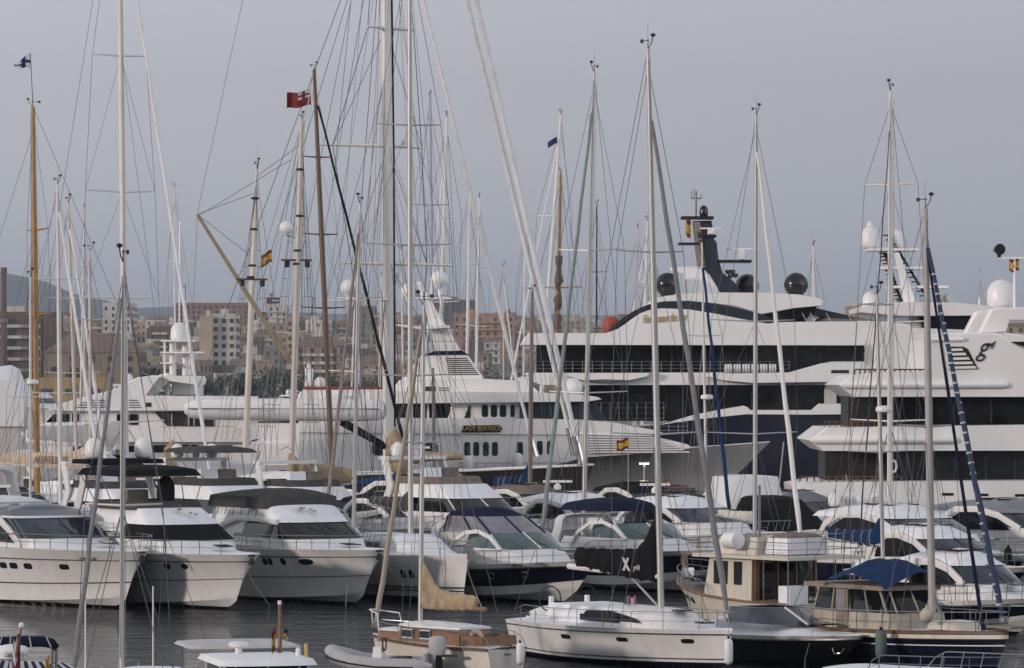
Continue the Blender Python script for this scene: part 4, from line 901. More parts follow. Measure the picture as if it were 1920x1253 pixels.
bundle(RS, [(324, 828), (321, 845), (315, 870), (330, 892), (352, 905)], [.12, .4, .45, .38, .2], 250)
# far masts behind the big yachts
FARG = 'masts of the sailing boats beyond the big yachts'
far = [((158, 158, 390), 571, 16, .14, SPARC), ((329, 327, 352), 520, 18, .14, SPARW), ((813, 806, 182), 372, 30, .2, mat('blue grey spar', (.38, .42, .47), .4)), ((819, 838, 220), 376, 28, .2, SPARW),
       ((872, 881, 362), 430, 22, .17, SPARW), ((890, 899, 372), 440, 22, .17, SPARW), ((1006, 1052, 215), 405, 32, .22, SPARW), ((1118, 1119, 385), 400, 18, .09, RUBBER), ((1188, 1196, 430), 410, 20, .18, SPARW), ((1202, 1214, 415), 415, 20, .18, SPARW),
       ((1530, 1525, 462), 400, 18, .16, SPARW), ((1838, 1838, 512), 800, 20, .13, SPARC), ((944, 944, 500), 500, 14, .1, SPARC), ((708, 716, 520), 420, 14, .13, SPARW), ((980, 985, 410), 470, 18, .12, SPARW), ((655, 668, 480), 440, 14, .1, SPARW), ((345, 343, 540), 560, 12, .1, SPARC), ((758, 752, 470), 430, 16, .1, SPARW)]
lab = ['far sailing boat with a cream mast above the city roofs', 'far sailing boat with a thin white mast over the domed yacht', 'far sailing boat with a tall blue grey mast', 'far sailing boat with a white mast raked beside the blue grey one', 'far sailing boat, first of two white masts beside the slanted yacht mast', 'far sailing boat, second of two white masts beside the slanted yacht mast', 'tall far sailing boat with a strongly leaning white mast and pennant', 'far sailing boat with a thin black mast', 'far sailing boat, shorter of two white masts left of the black domes', 'far sailing boat, taller of two white masts left of the black domes', 'far sailing boat with a white mast between black domes and lattice mast', 'very distant sailing boat alone right of the lattice mast', 'far sailing boat with a faint cream mast between white furled sails', 'small far sailing boat with a white mast left of the thick white mast', 'far sailing boat with a thin white mast under the furled sails', 'far sailing boat with a thin white mast near the brown mast', 'distant sailing boat with short cream mast above the domed yacht', 'far sailing boat with a thin white mast beside the yacht dome']
for i, ((mt, Yf, L, r, m), lb) in enumerate(zip(far, lab)):
    h = CH - (mt[2] - HY) * Yf / F; y0 = HY - (h - CH) / Yf * F
    sp = [(mt[2] + (HY - mt[2]) * q, L * .055) for q in (.38, .7)]
    sail(lb, mt, Yf, L, None, 1.5, alpha=(-30 + 37 * i) % 60 - 30, r=r, spread=sp, m=m, furl=(FURLW, .13) if i % 3 == 0 else None, lines=1, house=True, deckrail=False, group=FARG, wire=.018, halyards=False)
RG, HG, onG = sail('old gaff rigged boat with a brown wooden mast wrapped in brown sails', (1041, 1051, 325), 395, 24, None, 1.9, alpha=-15, r=.22, m=WOODM, spread=((540, 2.2),), hullm=BROWNH, lines=1, wire=.018, name='gaff_cutter')
a = onG(CH + (HY - 620) * 395 / F); b = onG(CH + (HY - 480) * 395 / F)
MB().tube([a + (b - a) * (k / 12) + Vector((.06 * math.sin(k * 2), .08 * math.cos(k * 3), 0)) for k in range(13)], [.3 + .09 * math.sin(k * 1.7) + .05 * math.sin(k * 4.1) for k in range(13)], 9).build('brailed_sail', WOODD, RG, 60)
# ---------------------------------------------------------------- dark-hulled sailing superyacht with the giant white mast
S = Side('sailing_superyacht', 'huge sailing yacht with dark hull, thick white mast, white boom and white furled headsails', 'sailing boat', 760, 299)
loc, rz = place_bow(1112, 872, 4.1, 84, 299); M4 = Matrix.Translation(Vector(loc) - S.r.location) @ Matrix.Rotation(rz, 4, 'Z')
H = Hull(40, 8, 4.15, 3.2, 1.2, p=2.0, q=.85, t0=.3, flare=.3, zc=(.2, .5), sp=2.2, stern=.7)
o = H.make(None, [(1, 0)], [BROWNH]); into(o, S.r, M4); o = H.deck(None, TEAKG); into(o, S.r, M4)
o = H.strake(None, YWHITE, 1.0, .09, 0, 'cap_rail'); into(o, S.r, M4)
MB().tube([S.at(729, 880), S.at(727, 300), S.at(717, -640)], [.42, .42, .28], 14).build('mast', SPARW, S.r, 50)
MB().tube([S.at(740.5, 870, -.1), S.at(738.5, 300, -.1), S.at(727, -640, -.1)], [.08, .08, .06], 6).build('mast_track', NAVYC, S.r, 50)
rings = []
for q, rr in ((0, .5), (.02, .7), (.1, .78), (.5, .8), (.9, .72), (.97, .6), (1, .3)):
    c = S.at(720 - 368 * q, 768 - 2 * q, -.1 - 3.0 * q); rings.append([c + Vector((0, math.cos(t * .524) * rr * .75, math.sin(t * .524) * rr * (1.05 if math.sin(t * .524) < 0 else .95))) for t in range(12)])
bo = MB().loft(rings, True, True, True).build('boom', YWHITE, S.r, 50)
line('boom_seam', GREYC, bo, S.at(712, 767, -.75), S.at(360, 766, -3.6), .035, n=4)
MB().tube([S.at(640, 790, -.2), S.at(745, 850, -.2)], [.3, .22], 8).build('boom_vang', BLACKC, S.r, 50)
for py, a, b in ((274, 601, 790), (495, 640, 850), (53, 690, 775), (-180, 690, 765)):
    for x in (a, b): MB().tube([S.at(727, py), S.at(x, py + (2 if x > 727 else -1), -1.0 if x < 727 else 1.0)], [.16, .09], 6).build('spreader', SPARW, S.r)
for side in (0, 1):
    P = [S.at(700 + 70 * side, 885, -2 + 4 * side)] + [S.at((601, 790)[side] if False else (660, 800)[side], 495, (-1, 1)[side]), S.at((625, 790)[side], 274, (-1, 1)[side]), S.at((690, 775)[side], 53, (-.6, .6)[side]), S.at(720, -400)]
    for a, b in zip(P, P[1:]): line('shroud', WIRE, S.r, a, b, .03, n=5)
    line('shroud', WIRE, S.r, P[0], S.at(727, 495), .03, n=5); line('shroud', WIRE, S.r, P[1], S.at(726, 274), .022, n=5); line('shroud', WIRE, S.r, P[2], S.at(724, 53), .022, n=5)
for a, b, c, r in (((706, 0), (640, 880), 0, .025), ((657, 0), (628, 300), 1, .02), ((690, -60), (540, 840), 1, .02), ((712, -200), (345, 800), 0, .025), ((712, -200), (400, 830), 0, .022), ((716, -300), (505, 790), .5, .02), ((735, 100), (560, 760), 0, .018)): line('running_backstay', WIRE, S.r, S.at(*a, c), S.at(*b, c), r, n=4)
for tx, ty, bx, by, r in ((733, -250, 1002, 850, .14), (752, -620, 1089, 862, .21), (728, -620, 1076, 846, .19)):
    a = S.at(bx, by, -.3 * (bx > 1080)); b = S.at(tx, ty); n = 16
    MB().tube([a + (b - a) * (.03 + .97 * k / n) for k in range(n + 1)], [r * (.75 + .25 * sm(0, .15, k / n)) * (1 - .25 * k / n) * (1 + .04 * math.sin(k * 2.2)) for k in range(n + 1)], 9).build('furled_headsail', FURLW, S.r, 60)
    MB().tube([a - (b - a) * .006, a + (b - a) * .03], [.3, .2], 9).build('furling_drum', CHROME, S.r, 50)
rl = random.Random(4)
for i in range(22):
    y0 = rl.choice((-600, -350, -180, 53, 274, 495)); x1 = rl.uniform(560, 930); line('running_rigging', WIRE, S.r, S.at(724 + (735 - 724) * rl.random(), y0, rl.uniform(-.5, .5)), S.at(x1, rl.uniform(800, 870), rl.uniform(-3, 3)), .014, n=4)
balldome(S.r, S.at(655, 540, -.5), .58, DOME); S.tube('dome_post', SPARW, [(655, 556), (655, 562)], .2, -.5); S.tube('dome_arm', SPARW, [(602, 565), (728, 563)], .09, -.4)
dome(S.r, S.at(759, 276, .8), .26, .6)
# ---------------------------------------------------------------- land, city, trees, mountain, haze
rnd = random.Random(11)
def gz(Y): return 1.6 + 32 * sm(1250, 2700, Y) + 5 * sm(1150, 1400, Y)
LAND = mat('town ground', (.17, .15, .12), .95, var=.35, scale=.02)
rings = []
for i in range(40):
    Y = 1120 + 60 * i; rings.append([(x, Y, gz(Y)) for x in range(-3000, 3001, 600)])
rings = [[(x, 1119, -2) for x in range(-3000, 3001, 600)]] + rings + [[(x, 12000, 20) for x in range(-3000, 3001, 600)]]
tag(MB().loft(rings, False).build('town_ground', LAND, None, 30), 'rising ground under the town behind the harbour', 'ground', None, 'structure')
WCOL = {'white': (.5, .47, .43), 'cream': (.38, .32, .24), 'ochre': (.33, .25, .16), 'pink': (.3, .215, .17), 'grey': (.2, .185, .17), 'tan': (.27, .215, .16), 'brown': (.13, .095, .07)}
WM = {k: mat('wall ' + k, c, .9, var=.2, scale=.15, streak=.2) for k, c in WCOL.items()}
TILE = mat('terracotta roof', (.19, .135, .105), .9, var=.3, scale=.4); FLATR = mat('flat roof', (.3, .27, .24), .9, var=.3, scale=.3); WINM = mat('far window', (.05, .047, .047), .3, var=.4, scale=.2)
NUM = {2: 'two', 3: 'three', 4: 'four', 5: 'five', 6: 'six', 7: 'seven', 8: 'eight'}
def building(px, Y, w, d, fl, colr, gable, rz, z0=None, label=None, fh=3.1, m=None, win=True, ww=1.0, pitch=3.1):
    z0 = gz(Y) - .5 if z0 is None else z0; h = fl * fh + .6
    lb = label or '%s storey %s building with %s roof in the far town' % (NUM.get(fl, 'tall'), colr, 'red tiled' if gable else 'flat')
    t = thing('town_building', lb, 'building', ((px - CX) / F * Y, Y, z0), rz, None if label else 'town buildings: ' + lb[:40])
    MB().box((0, 0, h / 2), (w, d, h)).build('wall', m or WM[colr], t, 0)
    if gable:
        rh = min(w, d) * .22; a, b = w / 2 + .4, d / 2 + .4
        MB().add([(-a, -b, h), (a, -b, h), (a, b, h), (-a, b, h), (-a + b * .5, 0, h + rh), (a - b * .5, 0, h + rh)], [(0, 1, 5, 4), (1, 2, 5), (2, 3, 4, 5), (3, 0, 4), (3, 2, 1, 0)]).build('roof', TILE, t, 0)
    else:
        mb = MB()
        for c, e in (((0, -d / 2, h + .45), (w, .3, .9)), ((0, d / 2, h + .45), (w, .3, .9)), ((-w / 2 + .15, 0, h + .45), (.3, d - .4, .9)), ((w / 2 - .15, 0, h + .45), (.3, d - .4, .9))): mb.box(c, e)
        mb.build('parapet', m or WM[colr], t, 0, 'stuff'); MB().box((rnd.uniform(-.25, .25) * w, 0, h + 1.4), (min(5, w * .3), min(5, d * .4), 2.8)).build('stair_house', WM[colr] if rnd.random() < .5 else WM['white'], t, 0)
    if win:
        mb = MB()
        for k in range(fl):
            z = k * fh + 1.9; n = max(2, int(w / pitch)); ns = max(1, int(d / 3.4))
            for i in range(n):
                if rnd.random() < .94: mb.box((-w / 2 + (i + .5) * w / n, -d / 2, z), (ww, .24, 1.5))
            for i in range(ns): mb.box((-w / 2, -d / 2 + (i + .5) * d / ns, z), (.24, ww, 1.7)).box((w / 2, -d / 2 + (i + .5) * d / ns, z), (.24, ww, 1.7))
        mb.build('windows', WINM, t, 0, 'stuff')
        if rnd.random() < .4 and fl > 2:
            mb = MB()
            for k in range(1, fl): mb.box((0, -d / 2 - .6, k * fh + .5), (w * .7, 1.3, .9))
            mb.build('balconies', WM['white'] if rnd.random() < .5 else (m or WM[colr]), t, 0, 'stuff')
    return t
# named buildings
def bld(px0, px1, pt, Y, d, colr, label, gable=False, pb=None, fh=3.1, m=None, **kw):
    w = (px1 - px0) * Y / F; zt = CH - (pt - HY) * Y / F; z0 = gz(Y) - .5 if pb is None else CH - (pb - HY) * Y / F
    fl = max(1, round((zt - z0) / fh)); building((px0 + px1) / 2, Y, w, d, fl, colr, gable, 0, z0, label, (zt - z0 - .6) / fl, m, **kw)
bld(-40, 108, 592, 1260, 30, 'brown', 'large dark stone building with rows of shadowed windows by the harbour', ww=2.2, pitch=6)
bld(92, 268, 662, 1230, 26, 'tan', 'long sandstone building with a grey hipped roof near the water', True, m=mat('sandstone', (.24, .19, .14), .9, var=.2, streak=.2), ww=1.6, pitch=5)
bld(70, 205, 714, 1150, 12, 'ochre', 'low yellow harbour shed with dark openings', m=mat('yellow wall', (.36, .26, .12), .9), ww=3, pitch=6, fh=5)
bld(198, 252, 573, 1900, 30, 'white', 'white tower block with brown flat crown on the skyline'); bld(330, 470, 572, 2450, 40, 'pink', 'wide red brick block with flat roof on the skyline', m=mat('red brick', (.24, .14, .11), .9), ww=1.5)
bld(378, 402, 598, 1500, 20, 'cream', 'blank cream gable wall beside the white windowed block', win=False); bld(402, 446, 594, 1505, 24, 'white', 'white block with rows of square windows', ww=1.4, pitch=2.4)
bld(500, 524, 560, 2300, 10, 'grey', 'rooftop block carrying a dark sign on the skyline', win=False, m=WM['white']); bld(505, 540, 574, 2250, 20, 'white', 'white block below the rooftop sign')
bld(812, 890, 566, 2300, 30, 'grey', 'modern dark topped block with white balcony bands', m=mat('dark cladding', (.1, .1, .11), .5)); bld(850, 965, 592, 1900, 30, 'ochre', 'long orange brick block with many balconies', m=mat('orange brick', (.33, .21, .14), .9))
bld(660, 705, 578, 2200, 20, 'grey', 'pale grey tower block behind the furled sails'); bld(1586, 1612, 578, 2000, 12, 'ochre', 'square ochre roof block beside the superyacht bow', win=False); bld(556, 640, 650, 1420, 18, 'pink', 'long low building with a broad tiled roof', True)
bld(1880, 1990, 612, 1500, 20, 'ochre', 'ochre houses seen through the yacht arch', True); bld(540, 560, 600, 1700, 10, 'cream', 'yellow church tower between the schooner masts')
for q in range(27):
    Y = 1240 + 50 * q; x = -70 + rnd.uniform(0, 40)
    while x < 1260:
        s_ = F / Y; w = rnd.uniform(5.5, 12); fl = rnd.choice((2, 2, 2, 3, 3, 4)) if Y > 1400 else rnd.choice((2, 2, 3)); c = rnd.choice(('white', 'white', 'white', 'cream', 'cream', 'ochre', 'pink', 'grey', 'tan', 'tan', 'brown', 'brown'))
        if rnd.random() < (.72 if x < 800 or q > 8 else .5): building(x + w * s_ / 2, Y + rnd.uniform(-25, 25), w, rnd.uniform(9, 16), fl, c, rnd.random() < .35, rnd.uniform(-.35, .35))
        x += w * s_ * rnd.uniform(1.3, 3.4) * (1.45 if q % 2 else 1.15)
# chimney tower at the far left, sign, antenna masts
t = thing('chimney', 'tall grey round chimney tower at the edge of the town', 'chimney', (PT(7, 715, 1240).x, 1240, gz(1240)))
MB().lathe([(1.2, 0), (.95, 20), (.75, 38), (.95, 38.2), (.95, 40)], (0, 0, 0), 16).build('shaft', WM['brown'], t, 40); MB().lathe([(1.2, 24), (1.2, 25)], (0, 0, 0), 16).build('collar', WM['grey'], t, 40)
t = thing('rooftop_sign', 'dark rooftop sign on the skyline building', 'sign', PT(512, 568, 2290)); MB().box((0, 0, 1.2), (7, .6, 3.4)).build('sign_panel', mat('sign purple black', (.035, .02, .03), .6), t, 0); MB().box((1, -.35, 1.2), (4, .1, .7)).build('sign_lettering', WHITEF, t, 0)
for px, pt, lb in ((345, 532, 'small lattice antenna on a roof left of the red brick block'), (108 + 480, 556, 'thin antenna on a distant roof beside the schooner')):
    t = thing('roof_antenna', lb, 'antenna', PT(px, 590, 1800)); h = (590 - pt) * 1800 / F
    MB().box((-.6, 0, h / 2), (.25, .25, h)).box((.6, 0, h / 2), (.25, .25, h)).box((0, 0, h * .5), (1.4, .2, .3)).box((0, 0, h * .9), (1.4, .2, .3)).build('lattice', RUBBER, t, 0, 'stuff')
# trees
LEAF = mat('dark foliage', (.035, .055, .028), .8, var=.5, scale=.25); LEAF2 = mat('olive foliage', (.065, .075, .035), .8, var=.5, scale=.25); BARK = mat('bark', (.1, .08, .06), .9)
def tree(px, Y, h, w, m, label, group):
    z0 = gz(Y) - .3; t = thing('tree', label, 'tree', ((px - CX) / F * Y, Y, z0), 0, group); rr = random.Random(int(px * 7 + Y))
    MB().tube([(0, 0, 0), (.2, 0, h * .3), (0, .2, h * .6)], [.45, .35, .15], 6).build('trunk', BARK, t, 50)
    mb = MB(); cl = [(rr.uniform(-.35, .35) * w, rr.uniform(-.35, .35) * w, h * rr.uniform(.4, .85), rr.uniform(.16, .3) * w) for _ in range(9)]
    for i in range(420):
        cx, cy, cz, cr = cl[i % 9]; a = rr.uniform(0, 6.28); b = math.acos(rr.uniform(-1, 1)); q = cr * rr.uniform(.6, 1.1)
        p = Vector((cx + q * math.sin(b) * math.cos(a), cy + q * math.sin(b) * math.sin(a), cz + q * math.cos(b) * .8))
        u = Vector((rr.uniform(-1, 1), rr.uniform(-1, 1), rr.uniform(-1, 1))).normalized(); v = u.orthogonal().normalized(); s_ = rr.uniform(.35, .8)
        mb.add([p - u * s_, p - v * s_ * .6, p + u * s_, p + v * s_ * .6], [(0, 1, 2, 3)])
    mb.build('crown', m, t, 0)
def palm(px, Y, h, label, group):
    z0 = gz(Y) - .3; t = thing('palm_tree', label, 'tree', ((px - CX) / F * Y, Y, z0), 0, group); rr = random.Random(int(px))
    MB().tube([(0, 0, 0), (.3, 0, h)], [.35, .25], 6).build('trunk', BARK, t, 50); mb = MB()
    for i in range(34):
        a = rr.uniform(0, 6.28); e = rr.uniform(-.5, 1.2); L = rr.uniform(2.6, 3.6); P = []
        for k in range(5):
            q = k / 4; P.append(Vector((.3 + math.cos(a) * L * q * math.cos(e * (1 - q)), math.sin(a) * L * q * math.cos(e * (1 - q)), h + math.sin(e) * L * q - 1.6 * q * q * 1.1)))
        sd = Vector((-math.sin(a), math.cos(a), 0))
        mb.loft([[p - sd * .35 * (1 - abs(k / 4 - .4)), p + sd * .35 * (1 - abs(k / 4 - .4))] for k, p in enumerate(P)], False)
    mb.build('crown', m_palm, t, 0)
m_palm = mat('palm fronds', (.05, .06, .03), .8, var=.4, scale=.5)
GT = 'broad dark trees along the harbour front'
for i, px in enumerate((452, 500, 522, 545, 568, 590, 612, 640, 705, 735, 905, 925, 946, 965, 470, 28, 150, 300, 330, 390)):
    tree(px + rnd.uniform(-6, 6), 1180 + rnd.uniform(0, 60), rnd.uniform(9, 13), rnd.uniform(8, 13), LEAF if i % 3 else LEAF2, 'broad dark green tree along the harbour front' if i % 3 else 'broad olive green tree along the harbour front', GT if i % 3 else 'broad olive trees along the harbour front')
for px in (410, 428, 448, 270, 285, 255, 130, 645, 880, 985): palm(px, 1165 + rnd.uniform(0, 25), rnd.uniform(6, 9.5), 'palm tree with drooping fronds on the harbour front', 'palms on the harbour front')
# mountains
def ridge(pts, Y, name, label, m):
    rings = []; N = 60; r2 = random.Random(3)
    for j in range(9):
        q = j / 8; ring = []
        for i in range(N + 1):
            px = pts[0][0] + (pts[-1][0] - pts[0][0]) * i / N
            for (a, b), (c, d) in zip(pts, pts[1:]):
                if a <= px <= c: py = b + (d - b) * (px - a) / (c - a)
            p = PT(px, py, Y); hz = max(0, p.z) * math.sin(q * math.pi / 2) ** .8 * (1 + .02 * r2.uniform(-1, 1) * (j < 8))
            ring.append((p.x, Y - 1400 * (1 - q), hz))
        rings.append(ring)
    rings.append([(x, y + 1500, -5) for x, y, z in rings[-1]])
    tag(MB().loft(rings, False).build(name, m, None, 60), label, 'mountain', None, 'structure')
MT = mat('mountain scrub', (.06, .075, .05), .95, var=.4, scale=.004)
ridge([(-900, 470), (-300, 490), (-100, 500), (0, 510), (60, 522), (105, 534), (130, 548), (165, 560), (185, 564), (200, 563), (225, 580), (300, 588), (420, 590), (700, 600), (1300, 610)], 8200, 'mountain', 'blue hazy mountain slope falling to the right behind the town', MT)
ridge([(150, 596), (260, 578), (300, 575), (345, 577), (420, 586), (900, 592), (1500, 590), (2100, 585)], 9300, 'far_hills', 'low far blue hills beyond the town', MT)
# haze
m = bpy.data.materials.new('evening haze'); m.use_nodes = True; n = m.node_tree; n.nodes.clear()
pv = n.nodes.new('ShaderNodeVolumePrincipled'); pv.inputs['Color'].default_value = (.7, .83, 1.0, 1); pv.inputs['Density'].default_value = 6.5e-5; pv.inputs['Anisotropy'].default_value = .1
ou = n.nodes.new('ShaderNodeOutputMaterial'); n.links.new(pv.outputs[0], ou.inputs['Volume'])
hz = MB().box((0, 5700, 148), (14000, 12600, 304)).build('haze', m, None, 0); tag(hz, 'thin blue evening haze over harbour and town', 'haze', None, 'stuff')
# ---------------------------------------------------------------- second row of motor boats
def flyb(px, Y, al, L, W, z, label, canopy=None, glass=GLASS, arch_m=None, dm=1, scan=True, screen=GREYC, hm=None):
    rz = R(al) - math.pi / 2
    B = thing('flybridge_cruiser', label, 'motor boat', ((px - CX) / F * Y, Y, 0), rz, 'motor boats of the second row')
    H = Hull(L, W, z, z - .6, 1.6, p=2.6, q=.62, flare=.8, zc=(.2, .7)); H.make(B, [(1, 0)], [hm or WHITE]); H.deck(B, WDECK, foretrunk(.5, .9, .45)); H.strake(B, STRIPE, .95, .035); H.rail(B, .5, .6, 6)
    k = L / 16.0
    house(B, [('cabin_side', WHITE, (z - .3, -13 * k, -4.2 * k, W * .42, .9), (z + .55, -12.8 * k, -4.6 * k, W * .41, .8)),
              ('windscreen', glass, (z + .55, -10 * k, -4.6 * k, W * .41, .8), (z + 1.3, -9.8 * k, -6.1 * k, W * .37, .6), None, (4, 10, 16), WHITE),
              ('roof', WDECK, (z + 1.28, -13 * k, -6 * k, W * .39, .65), (z + 2.0, -13 * k, -7.6 * k, W * .36, .6), .05),
              ('flybridge_screen', screen, (z + 2.0, -12.6 * k, -7.8 * k, W * .37, .9), (z + 2.4, -12.5 * k, -8.2 * k, W * .36, .9))])
    for sd in (-1, 1):
        pts = [(-13.4 * k, sd * W * .41, z + .6), (-12.6 * k, sd * W * .42, z + 1.9), (-13.4 * k, sd * W * .4, z + 3.3)]
        sweep(MB(), pts, .07, .28, (0, 1, 0)).build('arch_leg', arch_m or WHITE, B, 60)
    MB().box((-13.4 * k, 0, z + 3.35), (.9, W * .84, .18)).build('arch_top', arch_m or WHITE, B, 0)
    if canopy:
        band(B, 'bimini', canopy, plan(z + 3.75, -13.2 * k, -8.6 * k, W * .43, .6), plan(z + 3.95, -13 * k, -8.9 * k, W * .38, .6), .18)
        for sd in (-1, 1):
            for xa, xb in ((-9.6, -8.8), (-10.2, -11.2), (-12, -13)): line('bimini_bow', STEEL, B, (xa * k, sd * W * .36, z + 2.4), (xb * k, sd * W * .42, z + 3.78), .025)
    if dm: dome(B, (-13.4 * k, -W * .22, z + 3.45), .34, .75); dome(B, (-13.4 * k, W * .24, z + 3.45), .34, .75) if dm > 1 else None
    if scan: scanner(B, (-13.3 * k, .1, z + 3.45), 1.6, R(60))
    pipe('handrail', STEEL, B, [(-13.2 * k, -.5, z + 3.4), (-13.2 * k, -.5, z + 4.0), (-13.2 * k, 0, z + 4.25), (-13.2 * k, .5, z + 4.0), (-13.2 * k, .5, z + 3.4)], .03)
    seatback(B, (-10.4 * k, -.5, z + 2.5)); seatback(B, (-10.4 * k, .6, z + 2.5), TAUPE)
    return B
flyb(560, 222, 30, 15, 4.5, 2.4, 'flybridge cruiser with a grey bimini on hoops behind the canvas covered cruiser', GREYC, dm=2)
flyb(700, 240, 28, 14, 4.4, 1.9, 'flybridge cruiser with grey side curtains beside the beige sail cover', None, GREYC, dm=0, scan=False, hm=NAVY)
flyb(1010, 222, 34, 14.5, 4.5, 2.5, 'white flybridge cruiser with a tan lined arch and a single dome', None, GLASS, dm=1, screen=TAUPE)
flyb(372, 228, 32, 15, 4.6, 2.1, 'flybridge cruiser with clear side screens behind the black bimini', None, TEAL, dm=0)
def hard2(px, Y, al, L, W, z, label, roofm=WHITE, hullm=WHITE, scan=True):
    B = hardtop_at(px, Y, al, L, W, z, label, roofm, hullm)
    if scan: scanner(B, (-11 * L / 14, 0, z + 1.75), 1.6, R(65))
    return B
def hardtop_at(px, Y, al, L, W, z, label, roofm, hullm):
    py = HY + (CH - z) * F / Y
    B, H = hardtop(px, py, z, al, L, W, label, hullm, roofm, False); B['group'] = 'motor boats of the second row'
    return B
hard2(1470, 214, 34, 14, 4.4, 2.4, 'white hardtop cruiser with black side glass and open radar behind the trawler yacht')
hard2(1238, 226, 33, 12.5, 4.2, 2.3, 'white hardtop cruiser with a dark slit windscreen behind the loose bimini')
hard2(760, 252, 40, 16, 4.8, 2.9, 'long white coupe with wraparound black glass behind the beige sail cover', scan=False)
hard2(700, 218, 31, 12, 4.2, 2.1, 'grey topped coupe half hidden by the plumb bowed sailing yacht', mat('grey hardtop', (.16, .17, .19), .4), scan=False)
hard2(1560, 236, 30, 12, 4.2, 2.4, 'small white coupe lying left of the navy hulled sport cruiser', scan=True)
hard2(1640, 226, 30, 12, 4.2, 2.4, 'small white coupe with grey roof near the red chequered buoy', mat('grey hardtop', (.16, .17, .19), .4), scan=False)
hard2(1930, 186, 33, 11, 3.9, 1.9, 'white coupe with a navy bimini behind the motorsailer', scan=False, hullm=NAVY)
hard2(990, 236, 40, 15, 4.6, 3.0, 'coupe under a blue canvas top with blue black windows', BLUEC, scan=False)
hard2(880, 226, 33, 12, 4.2, 2.3, 'small coupe with a black roof beside the blue topped coupe', BLACKC, scan=False)
for px_, Y_, z_, rm_, hm_, lb_ in ((455, 246, 2.0, TAUPE, WHITE, 'small boat under a taupe cover near the schooner'), (640, 232, 2.0, GREYC, NAVY, 'small navy boat under a grey cover beside the canvas covered cruiser'), (330, 250, 2.4, BLACKC, BROWNH, 'dark launch with a black top left of the schooner'), (820, 250, 2.2, NAVYC, WHITE, 'launch with a navy canvas top beside the beige sail cover'), (1120, 250, 2.2, TAUPE, BROWNH, 'brown launch under a taupe cover by the sage furled headsail'), (1330, 250, 2.3, BLACKC, NAVY, 'dark launch with a black top near the blue furled headsail'), (1410, 240, 2.0, GREYC, WHITE, 'small boat under grey cover by the white furled headsail'), (130, 240, 2.2, GREYC, BROWNH, 'dark launch with grey top under the amber mast'), (60, 225, 2.0, PALEC, WHITE, 'pale covered boat beside the large sport cruiser')):
    hard2(px_, Y_, 34, 11, 3.8, z_, lb_, rm_, hm_, False)
# tarpaulin covered boat and white bow behind trawler
loc, rz = place_bow(1530, 980, 2.6, 20, 220)
B = thing('covered_boat', 'motor boat wrapped in black tarpaulin with white wheelhouse', 'motor boat', loc, rz)
H = Hull(11, 3.8, 2.3, 1.8, .8, p=2.2, q=.7); H.make(B, [(1, 0)], [WHITE]); H.deck(B, WDECK)
band(B, 'tarpaulin', BLACKC, plan(2.2, -10, -1.2, 1.9, 1.5), plan(3.8, -9, -3.5, .9, .6), .2); band(B, 'wheelhouse', WHITE, plan(3.2, -10.5, -7.5, 1.7, .4), plan(4.9, -10.2, -8.0, 1.5, .4), .1)
line('pole', WIREL, B, (-5, 0, 3.5), (-4.6, .2, 6.8), .04)
# ---------------------------------------------------------------- front: racing cruiser with black boom cover
RX, HX, onX = sail('white racing sailing yacht with a black boom cover lettered in white', (1240, 1215, 92), 149.6, 13.3, 4.0, 1.35, alpha=29, J=4.7, r=.115, spread=((473, 1.35), (815, 1.75)), furl=(FURLG, .12), furlfrac=.9, lines=2, stripe=BLUEGL, xbow=4.5)
a = onX(3.15); b = a + Vector((-6.1, 0, .12)); cover(RX, a + Vector((-.12, 0, .4)), b + Vector((.2, 0, .36)), .5, BLACKC, 1.1, 'boom_cover', seed=2, span=.3, ties=BLACKC); line('boom', SPARW, RX, a, b + Vector((-.35, 0, 0)), .11, n=8)
st = Vector((-1.0, -.42, 3.5)); text(RX, 'X', .58, WHITEF, facing((-1.8, -.36, 3.5), (1, 0, 0), (0, 0, 1)), -.15, 'lettering', .01, bold=.035); text(RX, 'p44', .3, WHITEF, facing((-1.1, -.36, 3.42), (1, 0, 0), (0, 0, 1)), .1, 'lettering', .01)
for sd in (-.75, .75):
    MB().tube([(-6.6, sd + .45 * math.cos(k * .3927), 2.1 + .45 * math.sin(k * .3927)) for k in range(16)], .025, 5, closed=True).build('steering_wheel', RUBBER, RX, 60); MB().lathe([(.12, 0), (.1, .8)], (-6.5, sd, 1.4), 8).build('wheel_pedestal', WDECK, RX, 0)
HX.ports(RX, GLASS, [.87, .63, .38], .66, .3, .09, False, 'hull_port'); HX.strake(RX, BLUEGL, .12, .03, 0, 'waterline_stripe')
band(RX, 'coachroof', WHITE, plan(1.4, -4.2, 2.6, 1.25, 2.6), plan(1.98, -3.9, 1.2, 1.0, 1.6), .1)
MB().prism([(-3.6, 1.58), (-3.2, 1.85), (-1.5, 1.92), (.2, 1.72), (.6, 1.58)], -1.2, -1.14).build('coachroof_window', GLASS, RX, 0); MB().box((1.4, 0, 2.03), (.6, .5, .05)).build('deck_hatch', GLASS, RX, 0); MB().box((2.9, 0, 1.68), (.5, .5, .05)).build('deck_hatch', GLASS, RX, 0)
MB().box((-5.2, 0, 1.75), (1.6, 2.6, .5), 0, 0, .85).build('cockpit_coaming', WDECK, RX, 0)
line('boom_vang', ALU, RX, onX(2.0), a + Vector((-2.2, 0, 0)), .04)
fender(1005, 1206, 156, .9, .16, DOME, 'white fender at the stern of the racing yacht'); fender(1366, 1222, 145.2, .9, .15, DOME, 'white fender between the racing yacht and the black hulled runabout')
